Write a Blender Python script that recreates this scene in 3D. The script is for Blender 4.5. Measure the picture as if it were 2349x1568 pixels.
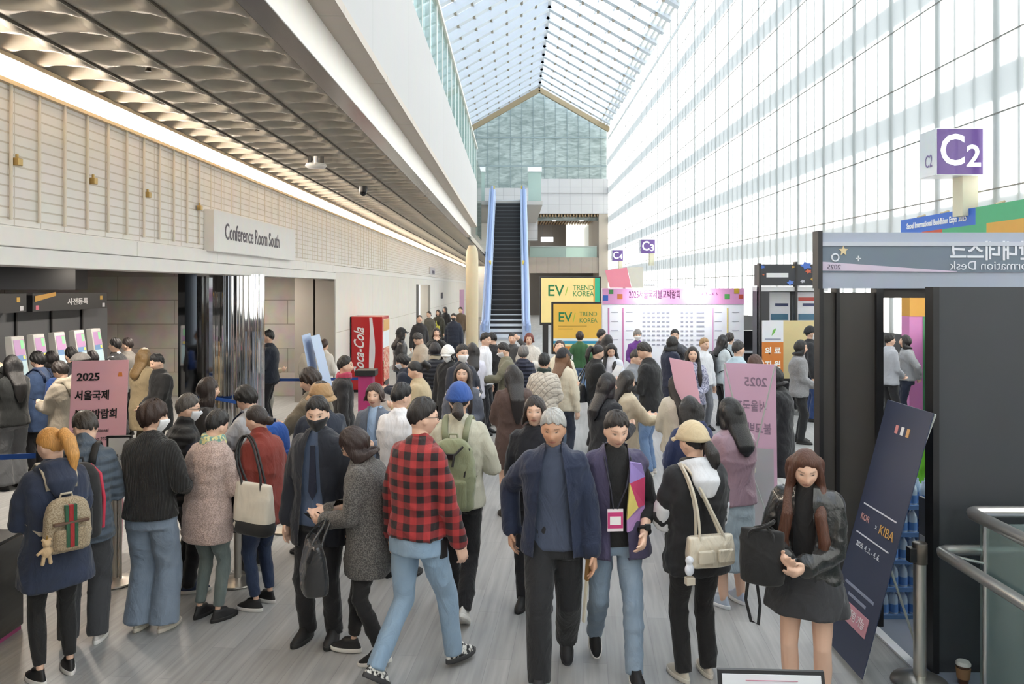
import bpy, math, random
import numpy as np
from mathutils import Matrix, Vector
for _o in list(bpy.data.objects): bpy.data.objects.remove(_o)
sc = bpy.context.scene
COL = sc.collection
FPX, VX, VY, CH = 1800.0, 1180.0, 658.0, 2.5      # focal length in px, vanishing point, eye height
# ---------------------------------------------------------------- camera, sky, sun, exposure
cam = bpy.data.objects.new('camera', bpy.data.cameras.new('camera'))
COL.objects.link(cam)
cam.location = (0, 0, CH); cam.rotation_euler = (math.pi / 2, 0, 0)
cam.data.sensor_width = 36.0; cam.data.lens = FPX / 2349 * 36.0
cam.data.shift_x = (1174.5 - VX) / 2349; cam.data.shift_y = -(784 - VY) / 2349
cam.data.clip_start = .05; cam.data.clip_end = 500
sc.camera = cam
world = bpy.data.worlds.new('sky'); sc.world = world; world.use_nodes = True
bg = world.node_tree.nodes['Background']
bg.inputs[0].default_value = (.84, .92, 1.0, 1); bg.inputs[1].default_value = 0.85
sun = bpy.data.objects.new('sun', bpy.data.lights.new('sun', 'SUN')); COL.objects.link(sun)
sun.data.energy = 13.0; sun.data.angle = math.radians(2.2); sun.data.color = (1, .985, .96)
sun.rotation_euler = Vector((-.64, -.20, -.74)).to_track_quat('-Z', 'Y').to_euler()
sc.view_settings.view_transform = 'Standard'; sc.view_settings.look = 'None'
sc.view_settings.gamma = 1; sc.view_settings.use_curve_mapping = False
sc.view_settings.exposure = 0.35
sc.cycles.use_denoising = True
sc.cycles.max_bounces = 8; sc.cycles.diffuse_bounces = 5; sc.cycles.glossy_bounces = 4
sc.cycles.transmission_bounces = 6; sc.cycles.transparent_max_bounces = 12
sc.cycles.sample_clamp_indirect = 8.0
sc.cycles.caustics_reflective = False; sc.cycles.caustics_refractive = False

# ---------------------------------------------------------------- materials
def lin(h):
    if not isinstance(h, str): return tuple(h)
    h = h.lstrip('#')
    if len(h) == 3: h = ''.join(c * 2 for c in h)
    o = []
    for i in (0, 2, 4):
        v = int(h[i:i + 2], 16) / 255
        o.append(v / 12.92 if v <= .04045 else ((v + .055) / 1.055) ** 2.4)
    return tuple(o)
_mc = {}
def newmat(n):
    m = bpy.data.materials.new(n); m.use_nodes = True
    return m, m.node_tree.nodes, m.node_tree.links, m.node_tree.nodes['Principled BSDF']
def nd(ns, t, **kw):
    n = ns.new(t)
    for k, v in kw.items():
        if k.startswith('i_'): n.inputs[k[2:].replace('_', ' ')].default_value = v
        else: setattr(n, k, v)
    return n
def M(c, rough=.6, metal=0.0, emit=0.0, coat=0.0):
    """plain paint, metal or plastic with a faint unevenness"""
    key = ('M', c, rough, metal, emit, coat)
    if key in _mc: return _mc[key]
    m, ns, L, b = newmat('paint'); col = lin(c) + (1,)
    b.inputs['Roughness'].default_value = rough; b.inputs['Metallic'].default_value = metal
    b.inputs['Coat Weight'].default_value = coat
    t = nd(ns, 'ShaderNodeTexNoise', i_Scale=7.0, i_Detail=2.0)
    mx = nd(ns, 'ShaderNodeMix', data_type='RGBA', blend_type='MULTIPLY'); mx.inputs[0].default_value = .10
    co = nd(ns, 'ShaderNodeTexCoord'); L.new(co.outputs['Object'], t.inputs['Vector'])
    mx.inputs[6].default_value = col; L.new(t.outputs['Color'], mx.inputs[7]); L.new(mx.outputs[2], b.inputs['Base Color'])
    if emit: b.inputs['Emission Color'].default_value = col; b.inputs['Emission Strength'].default_value = emit
    _mc[key] = m; return m
def FAB(c, kind='plain', c2=None, rough=.85, bump=.6, sc_=1.0):
    """cloth: woven unevenness, folds as bump; kind = plain, plaid, tweed, denim, quilt, floral, rib, leather, puffer, cable"""
    key = ('F', c, kind, c2, rough, bump, sc_)
    if key in _mc: return _mc[key]
    m, ns, L, b = newmat('cloth_' + kind); col = lin(c) + (1,); col2 = lin(c2 or c) + (1,)
    b.inputs['Roughness'].default_value = rough
    b.inputs['Sheen Weight'].default_value = .15
    co = nd(ns, 'ShaderNodeTexCoord')
    fold = nd(ns, 'ShaderNodeTexNoise', i_Scale=6.5 * sc_, i_Detail=4.0, i_Distortion=2.2)
    mp = nd(ns, 'ShaderNodeMapping'); mp.inputs['Scale'].default_value = (1, 1, .55)
    L.new(co.outputs['Object'], mp.inputs[0]); L.new(mp.outputs[0], fold.inputs['Vector'])
    bp = nd(ns, 'ShaderNodeBump', i_Strength=bump, i_Distance=.03)
    L.new(fold.outputs[0], bp.inputs['Height']); L.new(bp.outputs[0], b.inputs['Normal'])
    mx = nd(ns, 'ShaderNodeMix', data_type='RGBA'); mx.inputs[6].default_value = col
    mx.inputs[7].default_value = tuple(min(1, x * 1.28 + .004) for x in col[:3]) + (1,)
    L.new(fold.outputs[0], mx.inputs[0])
    L.new(mx.outputs[2], b.inputs['Base Color'])
    def height(src, dist, st=.6):
        b2 = nd(ns, 'ShaderNodeBump', i_Strength=st, i_Distance=dist)
        L.new(src, b2.inputs['Height']); L.new(bp.outputs[0], b2.inputs['Normal']); L.new(b2.outputs[0], b.inputs['Normal'])
    def blend(fac, cc=col2, src=mx.outputs[2], bt='MIX'):
        n = nd(ns, 'ShaderNodeMix', data_type='RGBA', blend_type=bt)
        L.new(fac, n.inputs[0]); L.new(src, n.inputs[6]); n.inputs[7].default_value = cc
        L.new(n.outputs[2], b.inputs['Base Color']); return n.outputs[2]
    def step(src, lo, hi):
        r = nd(ns, 'ShaderNodeMapRange'); r.inputs[1].default_value = lo; r.inputs[2].default_value = hi
        L.new(src, r.inputs[0]); return r.outputs[0]
    if kind == 'plaid':
        w1 = nd(ns, 'ShaderNodeTexWave', i_Scale=3.6, i_Distortion=.35, bands_direction='Z')
        w2 = nd(ns, 'ShaderNodeTexWave', i_Scale=3.6, i_Distortion=.35, bands_direction='X')
        mr = nd(ns, 'ShaderNodeMapping'); mr.inputs['Rotation'].default_value = (0, 0, -.66)
        L.new(co.outputs['Object'], mr.inputs[0]); L.new(mr.outputs[0], w2.inputs['Vector']); L.new(co.outputs['Object'], w1.inputs['Vector'])
        f1 = step(w1.outputs['Fac'], .42, .52); f2 = step(w2.outputs['Fac'], .42, .52)
        ad = nd(ns, 'ShaderNodeMath', operation='ADD'); L.new(f1, ad.inputs[0]); L.new(f2, ad.inputs[1])
        hf = nd(ns, 'ShaderNodeMath', operation='MULTIPLY'); L.new(ad.outputs[0], hf.inputs[0]); hf.inputs[1].default_value = .49
        blend(hf.outputs[0])
    elif kind in ('tweed', 'camo', 'floral'):
        t = nd(ns, 'ShaderNodeTexNoise', i_Scale={'tweed': 130.0, 'camo': 24.0, 'floral': 38.0}[kind] * sc_, i_Detail=2.0)
        L.new(co.outputs['Object'], t.inputs['Vector'])
        blend(step(t.outputs[0], .46, .56)); 
        if kind == 'tweed': height(t.outputs[0], .004)
    elif kind == 'denim':
        t = nd(ns, 'ShaderNodeTexNoise', i_Scale=5.0, i_Detail=4.0); L.new(co.outputs['Object'], t.inputs['Vector'])
        blend(step(t.outputs[0], .35, .75))
    elif kind in ('quilt', 'check'):
        w1 = nd(ns, 'ShaderNodeTexWave', i_Scale=6.0 * sc_, wave_profile='TRI' if kind == 'quilt' else 'SIN'); w2 = nd(ns, 'ShaderNodeTexWave', i_Scale=6.0 * sc_)
        for w, a in ((w1, .785), (w2, -.785)):
            mr = nd(ns, 'ShaderNodeMapping'); mr.inputs['Rotation'].default_value = (0, a if kind == 'quilt' else (0 if a > 0 else 1.571), .6)
            L.new(co.outputs['Object'], mr.inputs[0]); L.new(mr.outputs[0], w.inputs['Vector'])
        mn = nd(ns, 'ShaderNodeMath', operation='MINIMUM'); L.new(w1.outputs['Fac'], mn.inputs[0]); L.new(w2.outputs['Fac'], mn.inputs[1])
        f = step(mn.outputs[0], .12, .02 if kind == 'quilt' else .01); blend(f); height(mn.outputs[0], .012)
    elif kind in ('puffer', 'rib'):
        w = nd(ns, 'ShaderNodeTexWave', i_Scale=(5.0 if kind == 'puffer' else 22.0) * sc_, i_Distortion=.6, bands_direction='Z' if kind == 'puffer' else 'X')
        L.new(co.outputs['Object'], w.inputs['Vector']); height(w.outputs['Fac'], .02 if kind == 'puffer' else .006, .8)
    elif kind == 'leather':
        b.inputs['Roughness'].default_value = .26; b.inputs['Coat Weight'].default_value = .35
        t = nd(ns, 'ShaderNodeTexNoise', i_Scale=16.0, i_Detail=4.0); L.new(co.outputs['Object'], t.inputs['Vector']); height(t.outputs[0], .010, .5)
    _mc[key] = m; return m
def HAIRM(c):
    key = ('H', c)
    if key in _mc: return _mc[key]
    m, ns, L, b = newmat('hair'); col = lin(c)
    b.inputs['Roughness'].default_value = .42
    co = nd(ns, 'ShaderNodeTexCoord'); mp = nd(ns, 'ShaderNodeMapping'); mp.inputs['Scale'].default_value = (160, 160, 9)
    t = nd(ns, 'ShaderNodeTexNoise', i_Scale=1.0, i_Detail=3.0)
    L.new(co.outputs['Object'], mp.inputs[0]); L.new(mp.outputs[0], t.inputs['Vector'])
    r = nd(ns, 'ShaderNodeMix', data_type='RGBA'); r.inputs[6].default_value = tuple(x * .6 for x in col) + (1,); r.inputs[7].default_value = tuple(x * 1.7 + .006 for x in col) + (1,)
    L.new(t.outputs[0], r.inputs[0]); L.new(r.outputs[2], b.inputs['Base Color'])
    bp = nd(ns, 'ShaderNodeBump', i_Strength=.7, i_Distance=.008); L.new(t.outputs[0], bp.inputs['Height']); L.new(bp.outputs[0], b.inputs['Normal'])
    _mc[key] = m; return m
def SKIN():
    if 'skin' in _mc: return _mc['skin']
    m, ns, L, b = newmat('skin'); a = nd(ns, 'ShaderNodeVertexColor', layer_name='tone'); L.new(a.outputs[0], b.inputs['Base Color'])
    b.inputs['Roughness'].default_value = .5; _mc['skin'] = m; return m
def GLASS(c='#dfeeea', alpha=.22, rough=.03, frost=0.0):
    """architectural glass: part see-through, part mirror (and frosted body where asked)"""
    key = ('G', c, alpha, rough, frost)
    if key in _mc: return _mc[key]
    m, ns, L, b = newmat('glass'); out = ns['Material Output']
    tr = nd(ns, 'ShaderNodeBsdfTransparent'); tr.inputs[0].default_value = lin(c) + (1,)
    b.inputs['Base Color'].default_value = lin(c) + (1,); b.inputs['Roughness'].default_value = rough
    mx = nd(ns, 'ShaderNodeMixShader'); mx.inputs[0].default_value = alpha
    L.new(tr.outputs[0], mx.inputs[1]); L.new(b.outputs[0], mx.inputs[2]); L.new(mx.outputs[0], out.inputs[0])
    _mc[key] = m; return m
def TRANSLUCENT(c, t=.8, pat=None):
    """frosted daylight glazing: scatters what falls on its far side"""
    key = ('T', c, t, pat)
    if key in _mc: return _mc[key]
    m, ns, L, b = newmat('frosted'); out = ns['Material Output']
    b.inputs['Base Color'].default_value = lin(c) + (1,); b.inputs['Roughness'].default_value = .35
    tr = nd(ns, 'ShaderNodeBsdfTranslucent'); tr.inputs[0].default_value = lin(c) + (1,)
    mx = nd(ns, 'ShaderNodeMixShader'); mx.inputs[0].default_value = t
    L.new(b.outputs[0], mx.inputs[1]); L.new(tr.outputs[0], mx.inputs[2]); L.new(mx.outputs[0], out.inputs[0])
    _mc[key] = m; return m

# ---------------------------------------------------------------- geometry helpers
class G:
    def __init__(s): s.v = []; s.f = []
    def add(s, vs, fs):
        b = len(s.v); s.v.extend(tuple(map(float, p)) for p in vs); s.f.extend(tuple(b + i for i in f) for f in fs); return s
    def box(s, x0, x1, y0, y1, z0, z1):
        return s.add([(x0, y0, z0), (x1, y0, z0), (x1, y1, z0), (x0, y1, z0), (x0, y0, z1), (x1, y0, z1), (x1, y1, z1), (x0, y1, z1)],
                     [(0, 3, 2, 1), (4, 5, 6, 7), (0, 1, 5, 4), (1, 2, 6, 5), (2, 3, 7, 6), (3, 0, 4, 7)])
    def hexa(s, a, b):
        """box between two four-cornered rings"""
        return s.add(list(a) + list(b), [(0, 3, 2, 1), (4, 5, 6, 7), (0, 1, 5, 4), (1, 2, 6, 5), (2, 3, 7, 6), (3, 0, 4, 7)])
    def beam(s, p0, p1, w, h, up=(0, 0, 1)):
        p0, p1 = Vector(p0), Vector(p1); t = (p1 - p0).normalized(); u = t.cross(Vector(up))
        if u.length < 1e-4: u = t.cross(Vector((0, 1, 0)))
        u.normalize(); v = u.cross(t); u *= w / 2; v *= h / 2
        return s.hexa([p0 - u - v, p0 + u - v, p0 + u + v, p0 - u + v], [p1 - u - v, p1 + u - v, p1 + u + v, p1 - u + v])
    def tube(s, pts, r, n=10, cap=True):
        pts = [Vector(p) for p in pts]; rs = r if hasattr(r, '__len__') else [r] * len(pts)
        u = None; b = len(s.v)
        for i, p in enumerate(pts):
            t = (pts[min(i + 1, len(pts) - 1)] - pts[max(i - 1, 0)]).normalized()
            if u is None: u = t.cross(Vector((0, 0, 1)) if abs(t.z) < .9 else Vector((0, 1, 0))).normalized()
            else: u = (u - t * u.dot(t)).normalized()
            w = t.cross(u)
            for k in range(n):
                a = 2 * math.pi * k / n; q = p + (u * math.cos(a) + w * math.sin(a)) * rs[i]; s.v.append(tuple(q))
        for i in range(len(pts) - 1):
            for k in range(n):
                k2 = (k + 1) % n; s.f.append((b + i * n + k, b + i * n + k2, b + (i + 1) * n + k2, b + (i + 1) * n + k))
        if cap:
            s.f.append(tuple(b + k for k in reversed(range(n)))); s.f.append(tuple(b + (len(pts) - 1) * n + k for k in range(n)))
        return s
    def lathe(s, prof, c=(0, 0, 0), n=24, a0=0, a1=2 * math.pi):
        b = len(s.v)
        for r, z in prof:
            for k in range(n): a = a0 + (a1 - a0) * k / n; s.v.append((c[0] + r * math.cos(a), c[1] + r * math.sin(a), c[2] + z))
        for i in range(len(prof) - 1):
            for k in range(n):
                k2 = (k + 1) % n; s.f.append((b + i * n + k, b + i * n + k2, b + (i + 1) * n + k2, b + (i + 1) * n + k))
        s.f.append(tuple(b + k for k in reversed(range(n)))); s.f.append(tuple(b + (len(prof) - 1) * n + k for k in range(n)))
        return s
    def prism(s, poly, y0, y1):
        """outline in x,z pushed along y"""
        n = len(poly); b = len(s.v)
        s.v.extend((x, y0, z) for x, z in poly); s.v.extend((x, y1, z) for x, z in poly)
        s.f.append(tuple(b + i for i in range(n))); s.f.append(tuple(b + n + i for i in reversed(range(n))))
        for i in range(n): j = (i + 1) % n; s.f.append((b + i, b + n + i, b + n + j, b + j))
        return s
    def quad(s, a, b, c, d): return s.add([a, b, c, d], [(0, 1, 2, 3)])
    def build(s, name, mat, parent=None, smooth=False, bevel=0, off=None):
        me = bpy.data.meshes.new(name)
        vs = s.v if off is None else [(x - off[0], y - off[1], z - off[2]) for x, y, z in s.v]
        me.from_pydata(vs, [], s.f)
        for m in (mat if isinstance(mat, (list, tuple)) else [mat]): me.materials.append(m)
        if smooth: me.polygons.foreach_set('use_smooth', [True] * len(me.polygons)); 
        o = bpy.data.objects.new(name, me); COL.objects.link(o)
        if parent is not None: o.parent = parent
        if bevel:
            md = o.modifiers.new('b', 'BEVEL'); md.width = bevel; md.segments = 2; md.limit_method = 'ANGLE'
        if smooth:
            try: me.set_sharp_from_angle(angle=math.radians(50))
            except Exception: pass
        return o
def tag(o, label, cat, group=None, kind=None):
    if label: o['label'] = label
    if cat: o['category'] = cat
    if group: o['group'] = group
    if kind: o['kind'] = kind
    return o
def thing(name, label, cat, loc=(0, 0, 0), rz=0.0, group=None):
    o = bpy.data.objects.new(name, None); COL.objects.link(o); o.location = loc; o.rotation_euler = (0, 0, math.radians(rz))
    o.empty_display_size = .1
    return tag(o, label, cat, group)
def struct(o): o['kind'] = 'structure'; return o
def copy_tree(o, parent=None):
    c = o.copy(); COL.objects.link(c)
    if parent is not None: c.parent = parent
    for ch in list(o.children): copy_tree(ch, c)
    return c
def text(s, size, mat, parent, loc, rot=(90, 0, 0), mirror=False, width=None, align='CENTER', bold=0.0, name='lettering', lift=.0015, space=1.0):
    cu = bpy.data.curves.new('t', 'FONT'); cu.body = s; cu.size = size; cu.align_x = align; cu.align_y = 'CENTER'; cu.extrude = lift; cu.offset = bold
    cu.space_line = space; cu.resolution_u = 3
    o = bpy.data.objects.new('t', cu); COL.objects.link(o)
    dg = bpy.context.evaluated_depsgraph_get(); me = bpy.data.meshes.new_from_object(o.evaluated_get(dg))
    bpy.data.objects.remove(o); me.materials.clear(); me.materials.append(mat)
    xs = [v.co.x for v in me.vertices] or [0]; w = max(xs) - min(xs)
    kx = width / w if width and w > 1e-6 else 1.0
    me.transform(Matrix.Diagonal((kx * (-1 if mirror else 1), 1, 1, 1))); 
    if mirror: me.flip_normals()
    ob = bpy.data.objects.new(name, me); COL.objects.link(ob); ob.parent = parent; ob.location = loc
    ob.rotation_euler = tuple(math.radians(a) for a in rot)
    return ob
def at(x, s): return ((x - VX) / s, FPX / s)              # floor point seen at column x where a metre spans s pixels
# ---------------------------------------------------------------- the setting
XL, XR, XF, XLU, YE = -3.9, 7.8, -1.3, -3.72, 65.3
ZC = 4.23
def brickmat(name, c1, c2, mortar, sx, sz, axis='YZ', off=0.0, msize=.01, rough=.7, bump=.3, noise=.15):
    m, ns, L, b = newmat(name); co = nd(ns, 'ShaderNodeTexCoord'); sp = nd(ns, 'ShaderNodeSeparateXYZ'); cb = nd(ns, 'ShaderNodeCombineXYZ')
    L.new(co.outputs['Object'], sp.inputs[0]); L.new(sp.outputs['XYZ'.index(axis[0])], cb.inputs[0]); L.new(sp.outputs['XYZ'.index(axis[1])], cb.inputs[1])
    br = nd(ns, 'ShaderNodeTexBrick', offset=off); br.inputs['Scale'].default_value = 1; br.inputs['Brick Width'].default_value = sx; br.inputs['Row Height'].default_value = sz
    br.inputs['Mortar Size'].default_value = msize; br.inputs['Mortar Smooth'].default_value = .2
    br.inputs['Color1'].default_value = lin(c1) + (1,); br.inputs['Color2'].default_value = lin(c2) + (1,); br.inputs['Mortar'].default_value = lin(mortar) + (1,)
    L.new(cb.outputs[0], br.inputs['Vector'])
    t = nd(ns, 'ShaderNodeTexNoise', i_Scale=3.0, i_Detail=5.0); L.new(co.outputs['Object'], t.inputs['Vector'])
    mx = nd(ns, 'ShaderNodeMix', data_type='RGBA', blend_type='MULTIPLY'); mx.inputs[0].default_value = noise
    L.new(br.outputs['Color'], mx.inputs[6]); L.new(t.outputs['Color'], mx.inputs[7]); L.new(mx.outputs[2], b.inputs['Base Color'])
    b.inputs['Roughness'].default_value = rough
    bp = nd(ns, 'ShaderNodeBump', i_Strength=bump, i_Distance=.01, invert=True); L.new(br.outputs['Fac'], bp.inputs['Height']); L.new(bp.outputs[0], b.inputs['Normal'])
    return m
def floormat():
    m, ns, L, b = newmat('plank_floor'); co = nd(ns, 'ShaderNodeTexCoord'); mp = nd(ns, 'ShaderNodeMapping'); mp.inputs['Rotation'].default_value = (0, 0, math.radians(90 + 5))
    L.new(co.outputs['Object'], mp.inputs[0])
    br = nd(ns, 'ShaderNodeTexBrick', offset=.37); br.inputs['Scale'].default_value = 1; br.inputs['Brick Width'].default_value = 1.2; br.inputs['Row Height'].default_value = .16
    br.inputs['Mortar Size'].default_value = .002; br.inputs['Bias'].default_value = -.1
    br.inputs['Color1'].default_value = lin('#969695') + (1,); br.inputs['Color2'].default_value = lin('#a3a3a2') + (1,); br.inputs['Mortar'].default_value = lin('#8a8a8a') + (1,)
    L.new(mp.outputs[0], br.inputs['Vector'])
    mp2 = nd(ns, 'ShaderNodeMapping'); mp2.inputs['Scale'].default_value = (.8, 14, 1); L.new(mp.outputs[0], mp2.inputs[0])
    t = nd(ns, 'ShaderNodeTexNoise', i_Scale=1.6, i_Detail=6.0); L.new(mp2.outputs[0], t.inputs['Vector'])
    mx = nd(ns, 'ShaderNodeMix', data_type='RGBA', blend_type='OVERLAY'); mx.inputs[0].default_value = .45
    L.new(br.outputs['Color'], mx.inputs[6]); L.new(t.outputs[0], mx.inputs[7]); L.new(mx.outputs[2], b.inputs['Base Color'])
    b.inputs['Roughness'].default_value = .48
    r = nd(ns, 'ShaderNodeMapRange'); r.inputs[3].default_value = .36; r.inputs[4].default_value = .6; L.new(t.outputs[0], r.inputs[0]); L.new(r.outputs[0], b.inputs['Roughness'])
    return m
struct(G().box(-13, 9.0, -14, 82, -.2, 0).build('floor', floormat()))
# left wall: ribbed tile above the lintel, plain stone beyond the opening
tile = brickmat('ribbed_tile', '#f1eeea', '#eeeae5', '#d3cbc0', .34, .082, msize=.007, bump=.6, noise=.1)
stone = brickmat('beige_stone', '#efebe5', '#ebe7e0', '#c9c2b6', 2.4, 1.5, msize=.008, noise=.12)
g = G(); g.box(XL - .3, XL, -14, 82, 2.98, 4.6); struct(g.build('wall_left', tile))
g = G(); g.box(XL - .3, XL, 17.1, 31.2, 0, 2.97); g.box(XL - .3, XL, 36.2, 82, 0, 2.97); g.box(XL - .3, XL, 31.2, 36.2, 2.6, 2.97)
struct(g.build('wall_left_stone', stone))
lintel = M('#efedea', .6)
g = G(); y = -14 + .35
while y < 17.1:
    y2 = min(y + 2.17, 17.1); g.box(XL - .31, XL + .035, y, y2 - .008, 2.815, 2.965); y = y2
g.box(XL - .31, XL + .012, -14, 17.1, 2.668, 2.81); g.box(XL - .29, XL - .01, -14, 17.1, 2.7, 2.98)
g.box(XL - .02, XL + .02, 17.1, 82, 2.83, 2.965)
struct(g.build('trim_1', lintel, bevel=.006))
rod = M('#e8dfd0', .45)
g = G()
for i in range(58):
    y = 3.15 + i * .362
    if 10.1 < y < 14.2 and i % 2: pass
    g.tube([(XL + .022, y, 3.02), (XL + .022, y, 4.06)], .013 if y < 10 else .006, 8)
struct(g.build('trim_2', rod, smooth=True))
g = G(); g.box(XL - .02, XL + .05, -14, 82, 4.055, 4.09); g.box(XL - .02, XL + .16, -14, 82, 4.2, 4.235)
struct(g.build('trim_3', M('#cbb898', .5)))
g = G(); g.box(XL - .01, XL + .02, -14, 82, 4.092, 4.2)
tag(g.build('cove_light', M('#fff3e4', .5, emit=46.0)), 'long glowing warm white cove light above the beige tiled wall', 'light')
# dimpled ceiling under the upper floor
def dimple_ceiling():
    x1, x0 = -1.673, -3.83; cols = 4; cw = (x1 - x0) / cols; rl = .4045; ny = 178; y0 = -6
    N = 10; vs = []; fs = []
    for cx in range(cols):
        for ry in range(ny):
            b = len(vs); lip = .012
            for i in range(N + 1):
                for j in range(N + 1):
                    u = i / N * 2 - 1; v = j / N * 2 - 1
                    r = math.hypot(u / .93, v / .93); h = 0.0
                    if r < 1: 
                        t = min(1, (1 - r) / .42); h = .075 * (t * t * (3 - 2 * t))
                    if abs(u) > .99: h = .018
                    vs.append((x0 + (cx + (u + 1) / 2) * cw, y0 + (ry + (v + 1) / 2) * rl, ZC + h))
            for i in range(N):
                for j in range(N):
                    a = b + i * (N + 1) + j; fs.append((a, a + 1, a + N + 2, a + N + 1))
    g = G(); g.v = vs; g.f = fs; g.box(x0 - .1, x1, -14, 66, ZC + .1, ZC + .3); g.box(x0 - .1, x1, -14, y0, ZC, ZC + .1); return g
g = G()
for i in range(5): g.box(-3.83 + i * .539 - .006, -3.83 + i * .539 + .006, -6, 66, ZC - .006, ZC + .02)
struct(g.build('trim_14', M('#5d564a', .6)))
struct(dimple_ceiling().build('ceiling', M('#aea79a', .6), smooth=True))
g = G().box(-1.673, -1.50, -14, 27.2, ZC - .01, ZC + .3); struct(g.build('trim_4', M('#8d8885', .22, .85)))
g = G(); g.box(-1.56, -1.498, -14, 27.2, ZC - .005, 4.57); struct(g.build('trim_5', M('#e6e2dc', .35)))
g = G(); y = -14
while y < 27:
    g.box(-1.7, -1.295, y, min(27.2, y + 1.99), 4.57, 4.65); y += 2.0
struct(g.build('trim_6', M('#b7aca1', .45)))
fas = brickmat('fascia_panel', '#b7b7b8', '#b5b5b6', '#a3a3a4', 2.4, 9.0, msize=.006, noise=.06)
struct(G().box(XF - .25, XF, -14, 27.2, 4.585, 6.14).build('wall_left_fascia', fas))
struct(G().box(-12, XF - .25, -14, 27.2, 5.9, 6.1).build('floor_upper', M('#bdbab5')))
struct(G().box(-12, XF - .26, -14, 27.2, 4.6, 4.7).build('ceiling_void', M('#8b8680')))
# upper glass screen along the fascia
scr = thing('glass_balustrade', 'tall glass screen with white posts above the long white fascia', 'balustrade', (XF, 6, 6.14))
G().box(-.03, -.015, -20, 21.2, .0, 1.14).build('glass_pane', GLASS('#d5e4e2', .3), scr)
G().box(-.07, .03, -20, 21.2, 1.13, 1.2).build('top_rail', M('#e4dfd4', .35), scr, bevel=.01)
pst = None
for i in range(20):
    if pst is None: pst = G().box(-.09, -.01, -.04, .04, 0, 1.14).build('post', M('#dfe3e2', .4), scr); po = pst
    else: po = pst.copy(); COL.objects.link(po); po.parent = scr
    po.location = (0, 1 + i * 1.05, 0)
struct(G().box(XLU - .2, XLU, -14, YE, 6.1, 16.05).build('wall_left_upper', brickmat('upper_panels', '#d8e0df', '#d2dbda', '#aab3b2', 1.05, 1.2, msize=.03)))
# glazed pitched roof
EZ, RX, RZ = 16.0, 2.05, 19.3
roofm = TRANSLUCENT('#dde4ec', .85)
for nm, xa, xb in (('ceiling_skylight_left', XLU, RX), ('ceiling_skylight_right', RX, XR)):
    za, zb = (EZ, RZ) if xa < 0 else (RZ, EZ)
    g = G().quad((xa, -14, za), (xb, -14, zb), (xb, YE + 1.2, zb), (xa, YE + 1.2, za)); struct(g.build(nm, roofm))
g = G(); y = 64.9
while y > -13:
    for xa in (XLU, XR): g.beam((xa, y, EZ - .25), (RX, y, RZ - .25), .44, .50)
    y -= 1.88
struct(g.build('trim_7', M('#c2c9d1', .45)))
g = G(); h = G()
for side in (XLU, XR):
    for k in range(1, 7):
        t = k / 7; x = side + (RX - side) * t; z = EZ + (RZ - EZ) * t - .12
        g.tube([(x, -13, z + .05), (x, 64.9, z + .05)], .035, 6)
        y = 64.9
        while y > 26: h.box(x - .06, x + .06, y - .16, y + .16, z - .47, z - .37); y -= 1.88
g.beam((RX, -14, RZ - .2), (RX, 65.3, RZ - .2), .2, .3)
struct(g.build('trim_8', M('#c9ccd0', .4))); struct(h.build('trim_9', M('#8f8676', .5)))
# end gable
gm, ns, L, b = newmat('gable_glass'); out = ns['Material Output']
co = nd(ns, 'ShaderNodeTexCoord'); mp = nd(ns, 'ShaderNodeMapping'); mp.inputs['Rotation'].default_value = (0, .6, 0); mp.inputs['Scale'].default_value = (1, 1, 3.2)
t = nd(ns, 'ShaderNodeTexNoise', i_Scale=1.3, i_Detail=6.0, i_Distortion=.8); L.new(co.outputs['Object'], mp.inputs[0]); L.new(mp.outputs[0], t.inputs['Vector'])
cr = nd(ns, 'ShaderNodeValToRGB'); cr.color_ramp.elements[0].position = .35; cr.color_ramp.elements[1].position = .68
cr.color_ramp.elements[0].color = lin('#a3b0af') + (1,); cr.color_ramp.elements[1].color = lin('#ccd6d5') + (1,); L.new(t.outputs[0], cr.inputs[0])
tl = nd(ns, 'ShaderNodeBsdfTranslucent'); L.new(cr.outputs[0], tl.inputs[0]); L.new(cr.outputs[0], b.inputs['Base Color']); b.inputs['Roughness'].default_value = .15
mx = nd(ns, 'ShaderNodeMixShader'); mx.inputs[0].default_value = .5; L.new(b.outputs[0], mx.inputs[1]); L.new(tl.outputs[0], mx.inputs[2]); L.new(mx.outputs[0], out.inputs[0])
GY = YE + 1.0
struct(G().prism([(XLU, 8.1), (XR, 8.1), (XR, EZ), (RX, RZ), (XLU, EZ)], GY, GY + .05).build('window_1', gm))
g = G()
for z in (12.7, 15.1): g.box(XLU, XR, GY - .12, GY, z - .05, z + .05)
for i in range(12):
    x = XLU + .5 + i * .96; g.box(x - .022, x + .022, GY - .06, GY, 8.3, RZ - .574 * abs(x - RX) - .1)
struct(g.build('window_1_frame', M('#93a3a6', .4)))
g = G()
for xa in (XLU, XR): g.beam((xa, YE - .9, EZ - .62), (RX, YE - .9, RZ - .62), .35, .38)
struct(g.build('trim_10', M('#938467', .5)))
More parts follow.
